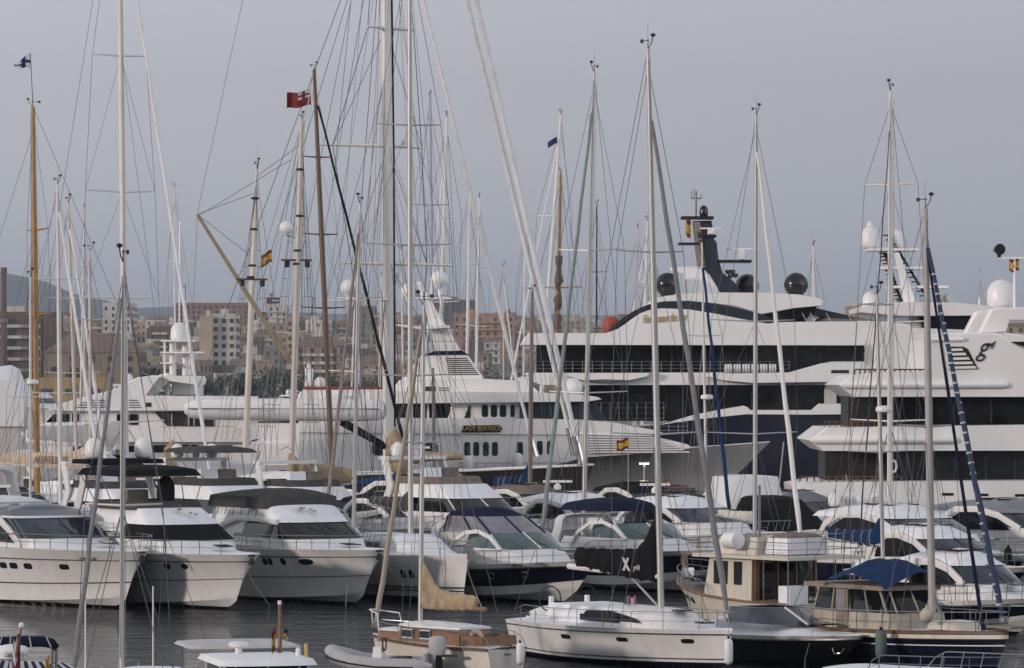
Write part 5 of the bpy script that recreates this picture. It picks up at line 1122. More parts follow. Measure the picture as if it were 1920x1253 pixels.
# upturned white tender behind it
t = thing('tender', 'white rigid tender lying upside down on the quay behind the racing yacht', 'boat', PT(1060, 1166, 163), R(8))
rings = []
for k in range(11):
    q = k / 10; wd = .62 * (1 - (abs(q - .45) / .58) ** 2.6) + .02; rings.append([(-1.4 + 2.8 * q, wd * math.cos(a_ * math.pi / 8), .5 * wd / .62 * math.sin(a_ * math.pi / 8) + .15) for a_ in range(9)])
MB().loft(rings, False).build('hull', WHITE, t, 60); MB().tube([r_[0] for r_ in rings] + [r_[-1] for r_ in rings[::-1]], .1, 6, closed=True).build('rim', DOME, t, 60)
# ---------------------------------------------------------------- front: classic wooden sloop seen from its quarter
RW, HW, onW = sail('small classic sloop with cream hull, varnished cabin and beige sail cover', (788, 795, 572), 148.5, 7.2, 2.3, .95, alpha=-41, J=2.6, away=True, r=.085, hullm=mat('ivory hull paint', (.74, .70, .62), .4, var=.08, streak=.2), m=ALU, spread=((830, .75),), furl=(mat('beige furled sail', (.42, .36, .29), .85), .1), furlfrac=.97, house=False, lines=1, back=True, deckrail=False, name='wooden_sloop')
HW.strake(RW, WOODD, .97, .06, 0, 'cap_rail'); HW.rail(RW, .02, .55, 5, .014, .0, True)
a = onW(2.2); cover(RW, a + Vector((-.1, 0, .3)), a + Vector((-3.0, 0, .2)), .34, BEIGE, .8, seed=3, span=.4); line('boom', WOOD, RW, a, a + Vector((-3.5, 0, 0)), .07, n=8)
band(RW, 'cabin_side', WOOD, plan(.9, -3.0, .9, .76, .6), plan(1.5, -2.9, .5, .68, .5)); band(RW, 'cabin_roof', WHITE, plan(1.49, -2.95, .6, .73, .5), plan(1.56, -2.95, .6, .71, .5), .14); band(RW, 'fore_cabin', WOOD, plan(.9, .4, 2.0, .58, .6), plan(1.3, .4, 1.9, .5, .5)); band(RW, 'fore_roof', WHITE, plan(1.29, .4, 1.95, .54, .5), plan(1.34, .4, 1.95, .53, .5), .06)
for x in (-.2, -1.15):
    for sd in (-1, 1):
        o = MB().box((x, sd * .735, 1.26), (.55, .05, .28)).build('cabin_window', BLUEGL, RW, 0); MB().tube([(x - .28, sd * .765, 1.12), (x + .28, sd * .765, 1.12), (x + .28, sd * .765, 1.4), (x - .28, sd * .765, 1.4)], .025, 4, closed=True).build('frame', DOME, o, 0)
band(RW, 'cockpit_coaming', WOOD, plan(1.0, -4.2, -3.0, .8, .1), plan(1.32, -4.2, -3.0, .77, .1)); pipe('pulpit', DOME, RW, [(1.6, -.55, 1.25), (1.75, -.5, 1.85), (2.7, -.08, 1.95), (2.7, .08, 1.95), (1.75, .5, 1.85), (1.6, .55, 1.25)], .025); line('pulpit_leg', DOME, RW, (2.6, 0, 1.3), (2.7, 0, 1.95), .022)
pc = HW.pt(0, .5, 0) + Vector((-.02, 0, 0)); tr = [HW.pt(0, q, sd) + Vector((-.02, 0, 0)) for sd, qs in ((1, (1, .8, .6, .4, .2, .05)), (-1, (.05, .2, .4, .6, .8, 1))) for q in qs]; MB().add(tr, [list(range(len(tr)))]).build('transom', GREYH, RW, 0)
text(RW, 'WILMA', .22, WOODD, facing((HW.pt(0, .7).x - .05, 0, .95), (0, -1, 0), (0, 0, 1)), 0, 'name_lettering', .005); text(RW, 'Palma', .13, WOODD, facing((HW.pt(0, .7).x - .05, 0, .72), (0, -1, 0), (0, 0, 1)), .1, 'name_lettering', .005)
t = thing('lifebuoy', 'pale pink horseshoe lifebuoy on the stern rail of the wooden sloop', 'lifebuoy', PT(891, 1200, 146.2), R(20))
MB().tube([(.24 * math.sin(k * .45 - 2.5), 0, .3 * math.cos(k * .45 - 2.5)) for k in range(12)], .09, 8).build('buoy', mat('pale pink foam', (.62, .45, .34), .8), t, 60)
fender(975, 1226, 144.8, .75, .13, DOME, 'worn white fender hanging beside the transom of the wooden sloop')
# ---------------------------------------------------------------- front: grey inflatable
t = thing('inflatable_dinghy', 'grey inflatable dinghy with outboard motor beside the wooden sloop', 'dinghy', PT(716, 1240, 145.5) * 1.0, R(180 - 14)); t.location.z = 0; t.scale = (1.12, 1.12, 1.12)
P = [(-1.75, -.62, .3), (-1.2, -.64, .3), (0, -.66, .31), (.8, -.6, .4), (1.35, -.38, .56), (1.6, 0, .66), (1.35, .38, .56), (.8, .6, .4), (0, .66, .31), (-1.2, .64, .3), (-1.75, .62, .3)]
P2 = []
for a_, b_ in zip(P, P[1:]): P2 += [Vector(a_), (Vector(a_) + Vector(b_)) / 2]
P2.append(Vector(P[-1])); rr = [.08, .2] + [.235] * (len(P2) - 4) + [.2, .08]
tb = MB().tube(P2, rr, 12).build('buoyancy_tube', HYPG, t, 60); pipe('rubbing_band', RUBBER, tb, [p + Vector((p.x * .02, math.copysign(.215, p.y) if abs(p.y) > .3 else 0, -.02)) + (Vector((.2, 0, 0)) if abs(p.y) < .5 else Vector()) for p in P2[2:-2]], .035, 5)
MB().box((-.2, 0, .16), (2.9, 1.0, .08)).build('floor', HYPG, t, 0); MB().box((-1.45, 0, .42), (.08, 1.0, .5)).build('transom', HYPG, t, 0); MB().box((-.6, 0, .5), (.45, .95, .1)).build('bench', RUBBER, t, 0); MB().box((.1, 0, .55), (.35, .5, .6), 0, 0, .7).build('steering_console', DOME, t, 0)
MB().tube([(-.08, .2 * math.cos(k * .628), .92 + .2 * math.sin(k * .628)) for k in range(10)], .025, 5, closed=True).build('steering_wheel', RUBBER, t, 60)
ob = MB().loft([[(-1.75 + sx * .24 * f_, sy * .17 * f_, z_) for sx, sy in ((-1, -.6), (-.6, -1), (.6, -1), (1, -.6), (1, .6), (.6, 1), (-.6, 1), (-1, .6))] for z_, f_ in ((.62, .8), (.72, 1), (1.0, 1.05), (1.15, .9), (1.2, .5))], True, True, True).build('outboard_cowl', HYPG, t, 40)
MB().box((-1.8, 0, .4), (.18, .14, .5)).box((-1.85, 0, .1), (.12, .1, .4)).build('outboard_leg', RUBBER, t, 0); MB().box((-2.1, 0, .6), (.5, .12, .08)).build('outboard_bracket', RUBBER, t, 0)
# ---------------------------------------------------------------- front: black-hulled runabout
loc, rz = place_bow(1614, 1192, 1.2, 31)
B = thing('runabout', 'white decked runabout with black hull and low smoked windscreen', 'motor boat', loc, rz)
H = Hull(9.0, 3.1, 1.2, .95, 1.2, p=2.4, q=.6, flare=.8, zc=(.1, .4)); H.make(B, [(.84, 0), (1, 1)], [BLACKH, WHITE]); H.deck(B, WDECK, foretrunk(.4, .95, .3, .3, .9)); H.strake(B, STEEL, .84, .03)
A = plan(1.42, -6.6, -3.2, 1.2, 1.5); C = plan(1.95, -6.6, -4.6, 1.0, 1.1); band(B, 'windscreen', BLUEGL, A, C); pipe('windscreen_frame', STEEL, B, C, .025, 5); mullions(B, WHITE, A, C, (10,), .05)
MB().box((-7.0, 0, 1.3), (.7, 2.2, .5)).build('rear_seat', WDECK, B, 0); hatch(B, (-2.2, 0, 1.52), .7, R(4)); pipe('bow_eye', CHROME, B, [(-.9, -.55, .75), (-.7, -.62, .55), (-.45, -.5, .6), (-.4, -.42, .75)], .03); cleat(B, (-.9, 0, 1.35))
MB().tube([(-1.7, -1.35 * .62, 1.35), (-2.0, -.95, .3), (-2.0, -.98, -.1)], .02, 5).build('mooring_line', WIREL, B, 50)
# ---------------------------------------------------------------- front: navy motorsailer
RM, HM, onM = sail('old motorsailer with navy hull, wooden rail, beige pilothouse and blue awning', (1748, 1735, 390), 147.5, 11.5, 3.5, 1.35, alpha=31, J=4.2, r=.13, m=mat('grey painted spar', (.42, .40, .38), .5), hullm=NAVY, spread=((800, 1.2),), furl=(mat('navy furled sail', (.03, .05, .1), .85), .12), furlfrac=.93, house=False, lines=2, deckrail=False, name='motorsailer')
HM.strake(RM, WOODD, 1.0, .07, 0, 'cap_rail'); HM.strake(RM, CREAM, .88, .11, 0, 'sheer_stripe'); HM.strake(RM, DOME, .62, .025, .1, 'rub_line'); HM.rail(RM, .05, .7, 8, .02, 0, True)
k0 = onM(3.0); k1 = onM(CH - (445 - HY) * 147.5 / F); fp = Vector((4.05, 0, 1.6)); fq = onM(CH + (HY - 440) * 147.5 / F)
for j in range(34):
    q = .06 + .86 * j / 34; c = fp + (fq - fp) * q; r_ = .125 * (1 - .42 * q); MB().tube([c, c + (fq - fp) * .0035 + Vector((0, 0, .015))], r_ * 1.04, 8).build('sail_band', WHITEF, RM, 60)
line('inner_headsail', NAVYC, RM, (2.9, 0, 1.5), onM(CH + (HY - 455) * 147.5 / F), .07, .04, 8)
AGED = mat('aged cream paint', (.42, .38, .31), .6, var=.2, streak=.4)
house(RM, [('pilothouse_side', AGED, (1.3, -5.6, -.6, 1.25, .3), (1.95, -5.5, -.7, 1.2, .3)), ('pilothouse_glass', GLASS, (1.95, -5.4, -.75, 1.17, .3), (2.75, -5.2, -1.3, 1.08, .3), None, (0, 1, 2, 3, 4, 7, 10, 13, 16, 17), AGED), ('pilothouse_roof', TEAKG, (2.73, -5.9, -1.0, 1.3, .3), (2.88, -5.9, -1.0, 1.28, .3), .06)])
MB().box((-3.6, -1.24, 2.0), (.7, .06, 1.4)).build('wheelhouse_door', TEAKG, RM, 0); MB().box((-3.6, -1.28, 2.35), (.45, .03, .6)).build('door_window', VINYL, RM, 0)
rings = []
for i in range(9):
    q = i / 8; rings.append([(-4.6 + 3.9 * q, -1.5 + 3 * v / 6, 3.35 + .45 * math.sin(q * 3.1) - .55 * abs(v / 3 - 1) ** 1.5 + .05 * math.sin(i * 2 + v)) for v in range(7)])
MB().loft(rings, False).build('awning', BLUEC, RM, 60); line('awning_pole', WIREL, RM, (-4.6, 0, 2.9), (-4.6, 0, 3.6), .03)
t = thing('buoy', 'round dirty white buoy hung beside the mast of the motorsailer', 'buoy', PT(1738, 1154, 145.8)); MB().lathe([(.04, -.26), (.14, -.22), (.23, -.12), (.26, 0), (.23, .12), (.14, .22), (.05, .27), (.05, .36)], (0, 0, 0), 16).build('ball', mat('dirty white plastic', (.5, .46, .38), .7, var=.25), t, 50); line('rope', WIREL, t, (0, 0, .3), (.2, .3, 1.1), .012)
fender(1652, 1208, 146.6, 1.0, .2, mat('grey green fender', (.1, .14, .14), .7), 'grey green fender hanging over the wooden rail of the motorsailer')
band(RM, 'fore_hatch_house', CREAM, plan(1.5, .6, 2.3, .7, .5), plan(1.75, .7, 2.1, .6, .4), .08); MB().box((4.3, 0, 1.72), (1.3, .9, .08)).build('bow_platform', TEAKG, RM, 0); pipe('pulpit', STEEL, RM, [(3.4, -.6, 1.6), (3.6, -.6, 2.4), (4.9, -.35, 2.45), (4.9, .35, 2.45), (3.6, .6, 2.4), (3.4, .6, 1.6)], .025)
# ---------------------------------------------------------------- front: trawler yacht seen from its port quarter
RZ = math.pi / 2 + R(38); Yq = 172; k = Yq / F
B = thing('trawler_yacht', 'cream trawler yacht with wooden saloon doors, flybridge rails and aft deck chairs', 'motor boat', ((1535 - CX) * k, Yq, 0), RZ); B.scale = (.82, 1, .94)
H = Hull(10.5, 4.1, 1.9, 1.15, .8, p=2.2, q=.7, t0=.45, flare=.5, zc=(.2, .5), x0=10.4, sp=2.4, stern=.92); H.make(B, [(1, 0)], [CREAM]); H.deck(B, TEAKG); H.strake(B, WOOD, .98, .06, 0, 'cap_rail'); H.rail(B, .55, .6, 6, .02, 0, True)
for sd in (1,): H.ports(B, GLASS, [.86, .8, .73], .62, .24, .16, False, side=1, name='hull_window')
house(B, [('saloon_side', CREAM, (1.0, 2.6, 6.6, 1.75, .4), (3.0, 2.6, 6.1, 1.7, .4)), ('boat_deck', CREAM, (3.0, -.6, 6.9, 2.1, .4), (3.14, -.6, 6.9, 2.1, .4), .04, (), None, True)])
for x, w_ in ((4.9, 1.0), (3.6, .55)): MB().box((x, 1.73, 2.35), (w_, .08, 1.0)).build('saloon_window', GLASS, B, 0)
MB().box((2.56, 0, 2.05), (.06, 3.36, 1.9)).build('aft_bulkhead', WOOD, B, 0)
for y in (-1.1, -.1, .95): MB().box((2.5, y, 2.0), (.06, .72, 1.6)).build('saloon_door', GLASS, B, 0)
for y in (-1.65, -.6, .42, 1.6): MB().box((2.46, y, 2.05), (.08, .1, 1.9)).build('door_post', WOOD, B, 0)
for x, y in ((-.4, 1.95), (-.4, -1.95), (1.4, 1.95), (1.4, -1.95)): line('deck_post', STEEL, B, (x, y, 1.1), (x, y, 3.0), .03)
band(B, 'flybridge_coaming', CREAM, plan(3.14, 2.6, 6.4, 1.5, .8), plan(3.9, 2.7, 5.9, 1.35, .7)); MB().box((1.6, 0, 3.55), (1.8, 2.2, .7), 0, 0, .9).build('deck_locker', WDECK, B, 0); MB().box((1.6, 0, 3.98), (1.6, 2.0, .22), 0, 0, .6).build('locker_cover', TAUPE, B, 0)
P = [(2.6, 2.0, 0), (-.5, 2.0, 0), (-.5, -2.0, 0), (2.6, -2.0, 0)]
for z in (4.1, 3.75, 3.45): pipe('flybridge_rail', STEEL, B, [(x, y, z) for x, y, _ in P], .02, 5)
for x, y in ((2.6, 2), (1.6, 2), (.6, 2), (-.5, 2), (-.5, 1), (-.5, 0), (-.5, -1), (-.5, -2), (1, -2), (2.6, -2)): line('rail_post', STEEL, B, (x, y, 3.1), (x, y, 4.1), .02)
MB().tube([(3.3, 1.9, 3.75), (3.35, 1.9, 3.75), (4.2, 1.9, 3.75), (4.25, 1.9, 3.75)], [.2, .36, .36, .2], 12).build('life_raft_canister', DOME, B, 50)
MB().lathe([(.06, 0), (.06, 2.2)], (4.4, 0, 3.9), 6).build('mast', STEEL, B, 0); MB().box((7.4, 0, 1.95), (2.0, 1.9, .25), 0, 0, .9).build('bow_cushion', NAVYC, B, 0); MB().box((9.9, 0, 2.15), (.5, .3, .4)).build('windlass', CHROME, B, 0); MB().box((10.15, 0, 2.5), (.18, .3, .9), 0, 0, .7).build('bow_post', WOOD, B, 0)
pipe('bow_rail', STEEL, B, [(7, 1.6, 1.9), (8.4, 1.25, 2.5), (9.6, .6, 2.7), (10.4, 0, 2.75), (9.6, -.6, 2.7), (8.4, -1.25, 2.5)], .02)
def chair(root_label, px, py, Y, rz):
    t = thing('deck_chair', root_label, 'chair', PT(px, py, Y), rz, 'wooden chairs on the trawler deck')
    MB().box((0, 0, .44), (.42, .42, .04)).build('seat', WOOD, t, 0); MB().box((-.2, 0, .75), (.03, .4, .25)).build('backrest', WOOD, t, 0)
    for x in (-.19, .19):
        for y in (-.19, .19): MB().box((x, y, .22 if x > 0 else .43), (.04, .04, .44 if x > 0 else .86)).build('leg', WOOD, t, 0)
chair('folding wooden chair on the trawler aft deck by the saloon doors', 1505, 1140, 172, .4); chair('folding wooden chair on the trawler aft deck by the saloon doors', 1535, 1141, 172, 2.6)
MB().box((.1, 1.3, 1.5), (.8, 1.0, .8)).build('stern_locker', WDECK, B, 0)
t = thing('lifebuoy', 'orange lifebuoy on the rail between the runabout and the motorsailer', 'lifebuoy', PT(1566, 1155, 152)); MB().tube([(.2 * math.cos(a_ * .524), 0, .38 * math.sin(a_ * .524)) for a_ in range(12)], .1, 8, closed=True).build('ring', ORANGE, t, 60); line('bracket', STEEL, t, (0, .1, -.5), (0, .1, .6), .025)
# boats at the very bottom, mostly below the frame
B = thing('motorboat', 'white wheelhouse boat with a flat roof, canvas awning and small wooden mast', 'motor boat', ((490 - CX) / F * 109, 109, 0), R(-90 + 14))
H = Hull(8, 2.9, 1.5, 1.1, .8, x0=3.2); H.make(B, [(1, 0)], [WHITE]); H.deck(B, WDECK)
house(B, [('cabin_side', WHITE, (1.2, -2, 1.3, 1.15, .3), (2.2, -2, 1.1, 1.12, .3)), ('cabin_glass', GLASS, (2.2, -2, 1.1, 1.1, .3), (2.82, -2, .9, 1.05, .3), None, (0, 3, 4, 7, 10, 13, 16, 17, 20), WHITE), ('roof', WDECK, (2.8, -2.2, 1.25, 1.28, .35), (2.94, -2.1, 1.1, 1.2, .35), .1, (), None, True)])
band(B, 'awning', mat('grey white canvas', (.5, .5, .5), .9, bump=.3), plan(3.05, -4.6, -2.0, 1.5, .2), plan(3.12, -4.6, -2.0, 1.4, .2), .12, True)
for y in (-1.3, 1.3): line('awning_post', STEEL, B, (-4.4, y, 1.2), (-4.4, y, 3.05), .025)
MB().lathe([(.09, 0), (.09, .22), (.25, .25), (.27, .33), (.2, .37)], (-.5, -.5, 2.95), 14).build('roof_vent', DOME, B, 40)
MB().tube([(-.7, .62, 2.9), (-.75, .62, 4.25)], [.06, .04], 8).build('wooden_mast', WOOD, B, 50); MB().tube([(-.75, .25, 3.72), (-.75, 1.0, 3.72)], .018, 5).build('crosstree', WOOD, B); MB().lathe([(.05, 0), (.05, .1)], (-.75, .62, 4.25), 8).build('masthead_light', DOME, B, 0)
MB().lathe([(.05, 0), (.05, .35)], (.3, 1.1, 2.95), 8).build('exhaust_pipe', GOLD, B, 0); MB().lathe([(.07, 0), (.07, .2), (.03, .25)], (.3, .9, 2.95), 8).build('navigation_light', DOME, B, 0)
flag(PT(516, 1180, 106.3), -.1, .55, [YELL, REDF], lambda u, v: 1 if v > .75 or v < .3 else 0, 'limp red and yellow flag on the small wooden mast', 0, .5); flag(PT(532, 1178, 106), .12, .25, [BLUEF, YELL], lambda u, v: 0 if v < .5 else 1, 'tiny blue and yellow pennant on the small wooden mast', 0, .5)
B = thing('sailing_yacht', 'stern gear of a sailing yacht with folded navy bimini and striped awning', 'sailing boat', ((20 - CX) / F * 92, 92, 0), R(-90 + 20))
H = Hull(10, 3.3, 1.4, 1.2, .5, x0=5); H.make(B, [(1, 0)], [WHITE]); H.deck(B, WDECK)
inv2 = Matrix.Rotation(-B.rotation_euler[2], 3, 'Z')
def bl(px, py, Y=92): return inv2 @ (PT(px, py, Y) - B.location)
P = [bl(x, y) for x, y in ((-60, 1209), (-10, 1206), (40, 1203), (80, 1203), (98, 1207), (107, 1216))]; MB().tube(P, [.13, .13, .125, .12, .11, .07], 10).build('folded_bimini', NAVYC, B, 60)
for i, x in enumerate((4, 20, 55, 87)): MB().tube([bl(x, 1194, 91.86), bl(x - 6 + 5 * i, 1214, 91.86)], .016, 5).build('strap', WIREL, B)
for x, dx in ((99, -4), (106, -2)): line('bimini_bow', STEEL, B, bl(x, 1213), bl(x + dx, 1330), .03, n=6)
c = bl(22, 1238, 91.5); MB().lathe([(.24, 0), (.36, .05), (.37, .22), (.3, .3), (.1, .34)], c, 18).build('radar_dome', DOME, B, 40); line('radar_post', STEEL, B, c, c - Vector((0, 0, 3)), .05)
text(B, 'GARMIN', .13, BLUEGL, facing(inv2 @ (PT(30, 1229, 91.1) - B.location), inv2 @ Vector((1, 0, 0)), (0, 0, 1)), 0, 'lettering', .006)
mb = MB()
for i in range(24): mb.add([bl(-60 + 9 * i, 1262, 91.4), bl(-60 + 9 * i + 9, 1262, 91.4), bl(-40 + 9 * i + 9 - i * 2.2, 1236 + i * .3, 93.4), bl(-40 + 9 * i - i * 2.2, 1236 + i * .3, 93.4)], [(0, 1, 2, 3)], i % 2)
mb.build('striped_awning', [NAVYC, WHITEF], B, 0)
line('flag_staff', WOOD, B, bl(22, 1275, 90.8), bl(40, 1178, 90.8), .022); MB().lathe([(.03, 0), (.06, .03), (.06, .09), (.02, .12)], bl(40, 1178, 90.8), 10).build('stern_light', DOME, B, 40)
flag(PT(38, 1195, 90.8), -.18, .9, [REDF, WHITEF], lambda u, v: 1 if (u > .3 and v < .55) else 0, 'limp red and white ensign on the stern staff by the striped awning', 0, .4)
flag(PT(93, 1232, 91), -.1, .5, [YELL, REDF], lambda u, v: 1 if v > .5 else 0, 'limp yellow and red flag beside the bimini hoop', 0, .4)
B, H = hardtop(1990, 1120, 1.6, 34, 9.5, 3.3, 'small white cruiser with navy hull behind the bow of the motorsailer', NAVY, WHITE, False)
loc, rz = place_bow(1930, 1262, 1.1, 38)
B = thing('motorboat', 'white motorboat whose bow rail just shows below the motorsailer', 'motor boat', loc, rz); H = Hull(8, 2.8, 1.1, .9, .8); H.make(B, [(1, 0)], [WHITE]); H.deck(B, WDECK); H.rail(B, .3, .5, 6)
# ---------------------------------------------------------------- pontoons, quay, street furniture
def pontoon(px0, px1, Y, d, label, name='pontoon', z=.55, m=None):
    x0, x1 = (px0 - CX) / F * Y, (px1 - CX) / F * Y
    t = thing(name, label, 'pontoon', ((x0 + x1) / 2, Y, 0)); L = x1 - x0
    MB().box((0, d / 2, z / 2 - .2), (L, d, z + .3 - .1)).build('float', CONC, t, 0)
    n = min(120, int(L / .6))
    me = None
    for i in range(n):
        if me is None: o = MB().box((0, 0, 0), (L / n - .03, d - .1, .06)).build('plank', TEAKG, t, 0); me = o.data
        else: o = bpy.data.objects.new('plank', me); col.objects.link(o); o.parent = t
        o.location = (-L / 2 + (i + .5) * L / n, d / 2, z + .02)
pontoon(-100, 1380, 210, 2.5, 'long planked pontoon behind the first row of cruisers'); pontoon(975, 1060, 157, 3.5, 'weathered pontoon end behind the wooden sloop'); pontoon(1540, 2050, 208, 2.5, 'planked pontoon behind the white hardtop cruisers')
q = MB().box((0, 282, .55), (160, 6, 1.9)).build('quay', CONC, None, 0); tag(q, 'concrete quay behind the second row of boats', 'quay', None, 'structure')
lampm = glow('lit lamp', (1.0, .78, .45), 6)
for px, py, pb, lb in ((1208, 869, 960, 'lit street lamp with flat head by the red car'), (1560, 882, 960, 'lit street lamp with a small hooked head by the pale superyacht')):
    t = thing('street_lamp', lb, 'lamp', (PT(px, py, 281).x, 281, 1.5)); z = PT(px, py, 281).z - 1.5
    line('post', mat('lamp grey', (.4, .38, .35), .5), t, (0, 0, 0), (0, 0, z), .08, .06, 8); MB().box((0 if px < 1300 else -.2, 0, z + .04), (.7 if px < 1300 else .45, .3, .08)).build('lamp_head', WDECK, t, 0); MB().box((0 if px < 1300 else -.2, 0, z - .03), (.6 if px < 1300 else .35, .24, .05)).build('lamp_glass', lampm, t, 0)
t = thing('parked_car', 'red estate car with roof rack parked on the quay', 'car', (PT(1270, 950, 280).x, 280.5, 1.5), R(25))
cr = [[(x, y, z) for y, z in ((-.85 * w_, z0), (-.88 * w_, z0 + (z1 - z0) * .5), (-.8 * w_, z1), (.8 * w_, z1), (.88 * w_, z0 + (z1 - z0) * .5), (.85 * w_, z0))] for x, w_, z0, z1 in ((-2.1, .92, .45, .8), (-2.05, 1, .3, 1.0), (-.9, 1, .3, 1.0), (.9, 1, .3, .98), (1.9, .96, .3, .8), (2.1, .85, .4, .7))]
MB().loft(cr, True, True, True).build('body', REDM, t, 35)
MB().loft([[(x, y * w_, z) for y, z in ((-.8, .95), (-.68, 1.5), (.68, 1.5), (.8, .95))] for x, w_ in ((-2.0, 1), (1.0, 1))], True, True, True).build('glasshouse', GLASS, t, 0); MB().box((-.6, 0, 1.52), (2.5, 1.35, .06)).build('roof', REDM, t, 0)
for sx in (-1.35, 1.35):
    for sy in (-.8, .8): o = MB().tube([(sx, sy - .1, .32), (sx, sy + .1, .32)], .32, 14).build('wheel', RUBBER, t, 50); MB().tube([(sx, sy - .11, .32), (sx, sy + .11, .32)], .19, 12).build('rim', STEEL, o, 50)
for y in (-.6, .6): line('roof_rail', RUBBER, t, (-1.6, y, 1.62), (.5, y, 1.62), .03)
for x in (-1.2, 0): line('roof_bar', RUBBER, t, (x, -.7, 1.66), (x, .7, 1.66), .03)
for y in (-.6, .6): MB().box((2.08, y, .68), (.08, .3, .14)).build('headlight', DOME, t, 0)
t = thing('chequered_board', 'red and white chequered board by the grey hardtop cruiser', 'sign', PT(1712, 952, 240)); mb = MB()
for i in range(10):
    for j in range(3): mb.box((-1.2 + .24 * i, 0, -.3 + .24 * j), (.24, .04, .24), 0, (i + j) % 2)
mb.build('panel', [REDM, WHITEF], t, 0); MB().box((0, .05, -.9), (.1, .06, 1.4)).build('post', STEEL, t, 0)
# ---------------------------------------------------------------- flags
flag(PT(1178, 822, 206), -.62, .52, [REDF, YELL], spain, 'Spanish striped flag flying on a staff beside the grey yacht hull', 0, .25, 1.0); 
t = thing('flag_staff', 'thin staff carrying the red and yellow flag beside the grey yacht hull', 'flag pole', PT(1178, 930, 206.1)); line('pole', WIREL, t, (0, 0, 0), (0, 0, 3.2), .02)
flag(PT(510, 470, 262), -.75, .75, [REDF, YELL], spain, 'red and yellow flag on the schooner foremast', 0, .5, .4); flag(PT(1286, 408, 350), .45, 1.5, [REDF, YELL], spain, 'limp red and yellow flag at the black mast', 0, .9, 2)
flag(PT(1911, 485, 239), -.6, .72, [REDF, YELL], spain, 'red and yellow flag under the searchlight of the pale superyacht', 0, .02, .3)
def redens(u, v):
    if u < .5 and v < .5:
        a, b = u * 2, v * 2
        if abs(a - .5) < .1 or abs(b - .5) < .12: return 0
        if abs(a - .5) < .2 or abs(b - .5) < .24 or abs(a - b) < .14 or abs(a + b - 1) < .14: return 1
        return 2
    return 0
flag(PT(583, 170, 262), -1.65, .95, [REDF, WHITEF, BLUEF], redens, 'red ensign flying at the schooner mainmast', 0, .12, 1.2)
t = thing('flag_staff', 'thin gaff staff holding the red ensign above the schooner', 'flag pole', PT(566, 260, 262)); line('pole', SPARC, t, (0, 0, 0), PT(584, 160, 262) - PT(566, 260, 262), .03)
def burgee(u, v): return 0 if (abs(v - .5) < .13 or abs(u - .35) < .1) else 1
o = flag(PT(57, 102, 267), -1.15, .95, [BLUEF, WHITEF], burgee, 'white burgee with a dark cross above the amber mast', 0, .25, .5, .85)
t = thing('flag_staff', 'thin pole above the amber mast carrying the burgee', 'flag pole', PT(62, 205, 267)); line('pole', WIRE, t, (0, 0, 0), PT(57, 100, 267) - PT(62, 205, 267), .025)
flag(PT(1045, 258, 405), -1.0, .6, [BLUEF], lambda u, v: 0, 'small dark swallowtail pennant on the leaning white mast', 0, .5, .8); flag(PT(1254, 900, 232), -.35, .3, [REDF, YELL], spain, 'small red and yellow flag on the cruiser by the red car', 0, .3)
flag(PT(1192, 1118, 152), -.35, .65, [mat('faded pink cloth', (.36, .16, .2), .9), WHITEF], lambda u, v: 1 if (int(u * 5) % 3 == 1) else 0, 'faded pink striped cloth hanging below the black boom cover', 0, .15, 2)
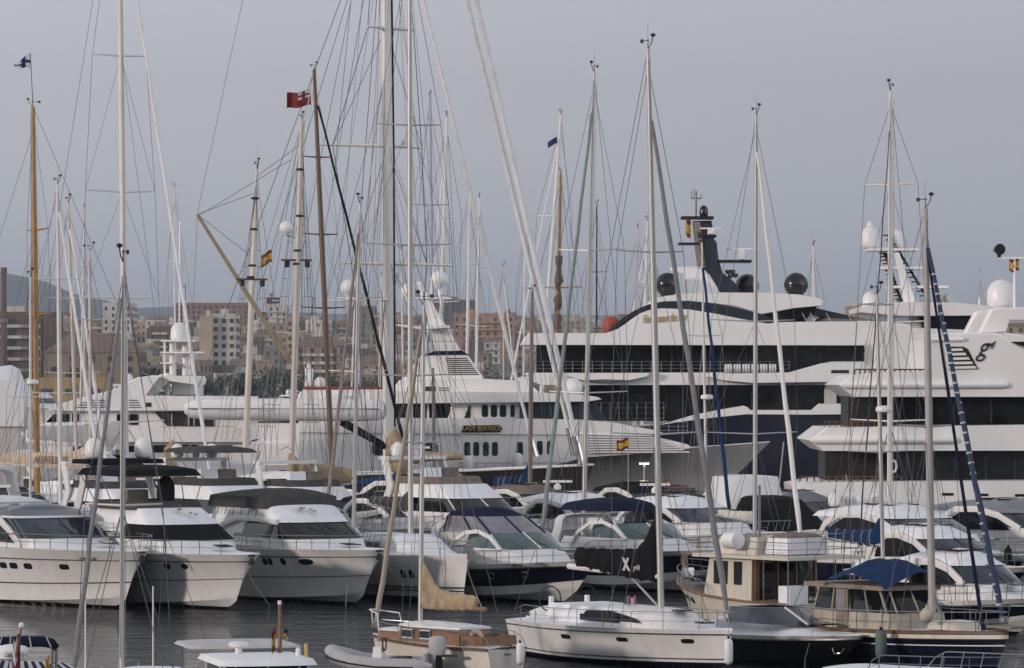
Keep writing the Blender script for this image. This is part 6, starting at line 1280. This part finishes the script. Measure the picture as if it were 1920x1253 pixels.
# ---------------------------------------------------------------- mooring ropes
GR = 'slack mooring ropes of the bow-out cruisers'
def rope(pts, label, r=.018, m=None, group=None):
    t = thing('mooring_rope', label, 'rope', pts[0], 0, group); P = [Vector(p) - Vector(pts[0]) for p in pts]
    Q = []
    for a_, b_ in zip(P, P[1:]):
        n = 8; sag = (b_ - a_).length * .05
        Q += [a_ + (b_ - a_) * (j / n) - Vector((0, 0, sag * math.sin(math.pi * j / n))) for j in range(n)]
    Q.append(P[-1]); MB().tube(Q, r, 5).build('rope', m or WIREL, t, 60); return t
def wp(px, py, z=0.0): Y = YZ(py, z); return PT(px, py, Y)
for a_, b_, lb in (((655, 1030), (648, 1138), 'mooring rope falling from the bow of the canvas covered cruiser'), ((445, 1036), (505, 1135), 'mooring rope slanting right from the bow with the black windscreen cover'), ((408, 1036), (410, 1132), 'mooring rope falling straight from the bow with the black windscreen cover'), ((210, 1034), (224, 1128), 'mooring rope falling from the bow of the large sport cruiser'), ((255, 1048), (285, 1134), 'mooring rope slanting right from the large sport cruiser'), ((868, 1040), (903, 1138), 'mooring rope slanting from the plumb bow'), ((722, 1052), (782, 1128), 'mooring rope crossing in front of the plumb bowed yacht'), ((1068, 1052), (1078, 1120), 'mooring rope falling from the vinyl screened open cruiser')):
    rope([PT(a_[0], a_[1], 191), wp(*b_)], lb, group=None)
for px, py, lb, m_ in ((1156, 1046, 'white fender hanging on the navy side of the open cruiser', DOME), (1124, 1045, 'second white fender beside the bow rails of the open cruiser', DOME)): fender(px, py, 194, .65, .13, m_, lb)
fender(1890, 1040, 190, .7, .17, BLACKC, 'black fender on the side of the grey topped cruiser'); fender(950, 1075, 199, .6, .14, NAVY, 'navy covered fender on the navy hull of the vinyl screened cruiser')

# ---------------------------------------------------------------- yachts moored between the big yachts and the town
def copy_tree(o, parent=None):
    c = o.copy(); col.objects.link(c); c.parent = parent
    for ch in o.children: copy_tree(ch, c)
    return c
proto = flyb(30, 470, 40, 20, 5.5, 3.2, 'distant white flybridge yacht among the far moorings', None, GLASS, dm=2); proto['group'] = 'distant flybridge yachts at the far moorings'
rd = random.Random(5)
for i, px in enumerate((-20, 110, 190, 290, 420, 470, 520, 640, 700, 790, 900, 940, 60, 150, 380, 560)):
    c = copy_tree(proto); Yc = rd.uniform(430, 900); c.location = ((px - CX) / F * Yc, Yc, 0); c.rotation_euler = (0, 0, rd.uniform(-2.6, -.6)); sc_ = rd.uniform(.8, 1.5); c.scale = (sc_, sc_, sc_)
W_ = Side('covered_yacht', 'tall yacht hull shrink wrapped in white sheeting at the left edge', 'yacht', 0, 430)
rings = []
for i in range(9):
    q = i / 8; y = 12 * q; sc2 = 1 - .25 * abs(q - .5) ** 2 * 4
    rings.append([W_.at(x, 800 - (800 - z) * sc2, y) for x, z in ((-60, 800), (-60, 700), (-40, 690), (8, 684), (20, 690), (25, 706), (33, 718), (42, 728), (46, 744), (46, 800))])
MB().loft(rings, False).build('sheeting', DOME, W_.r, 40); MB().add([tuple(p) for p in rings[0]], [list(range(10))]).build('sheeting_end', DOME, W_.r, 0); W_.rect('hull', GREYH, -80, 760, 44, 900, .3, 11.5, .3)
print('objects', len(bpy.data.objects))
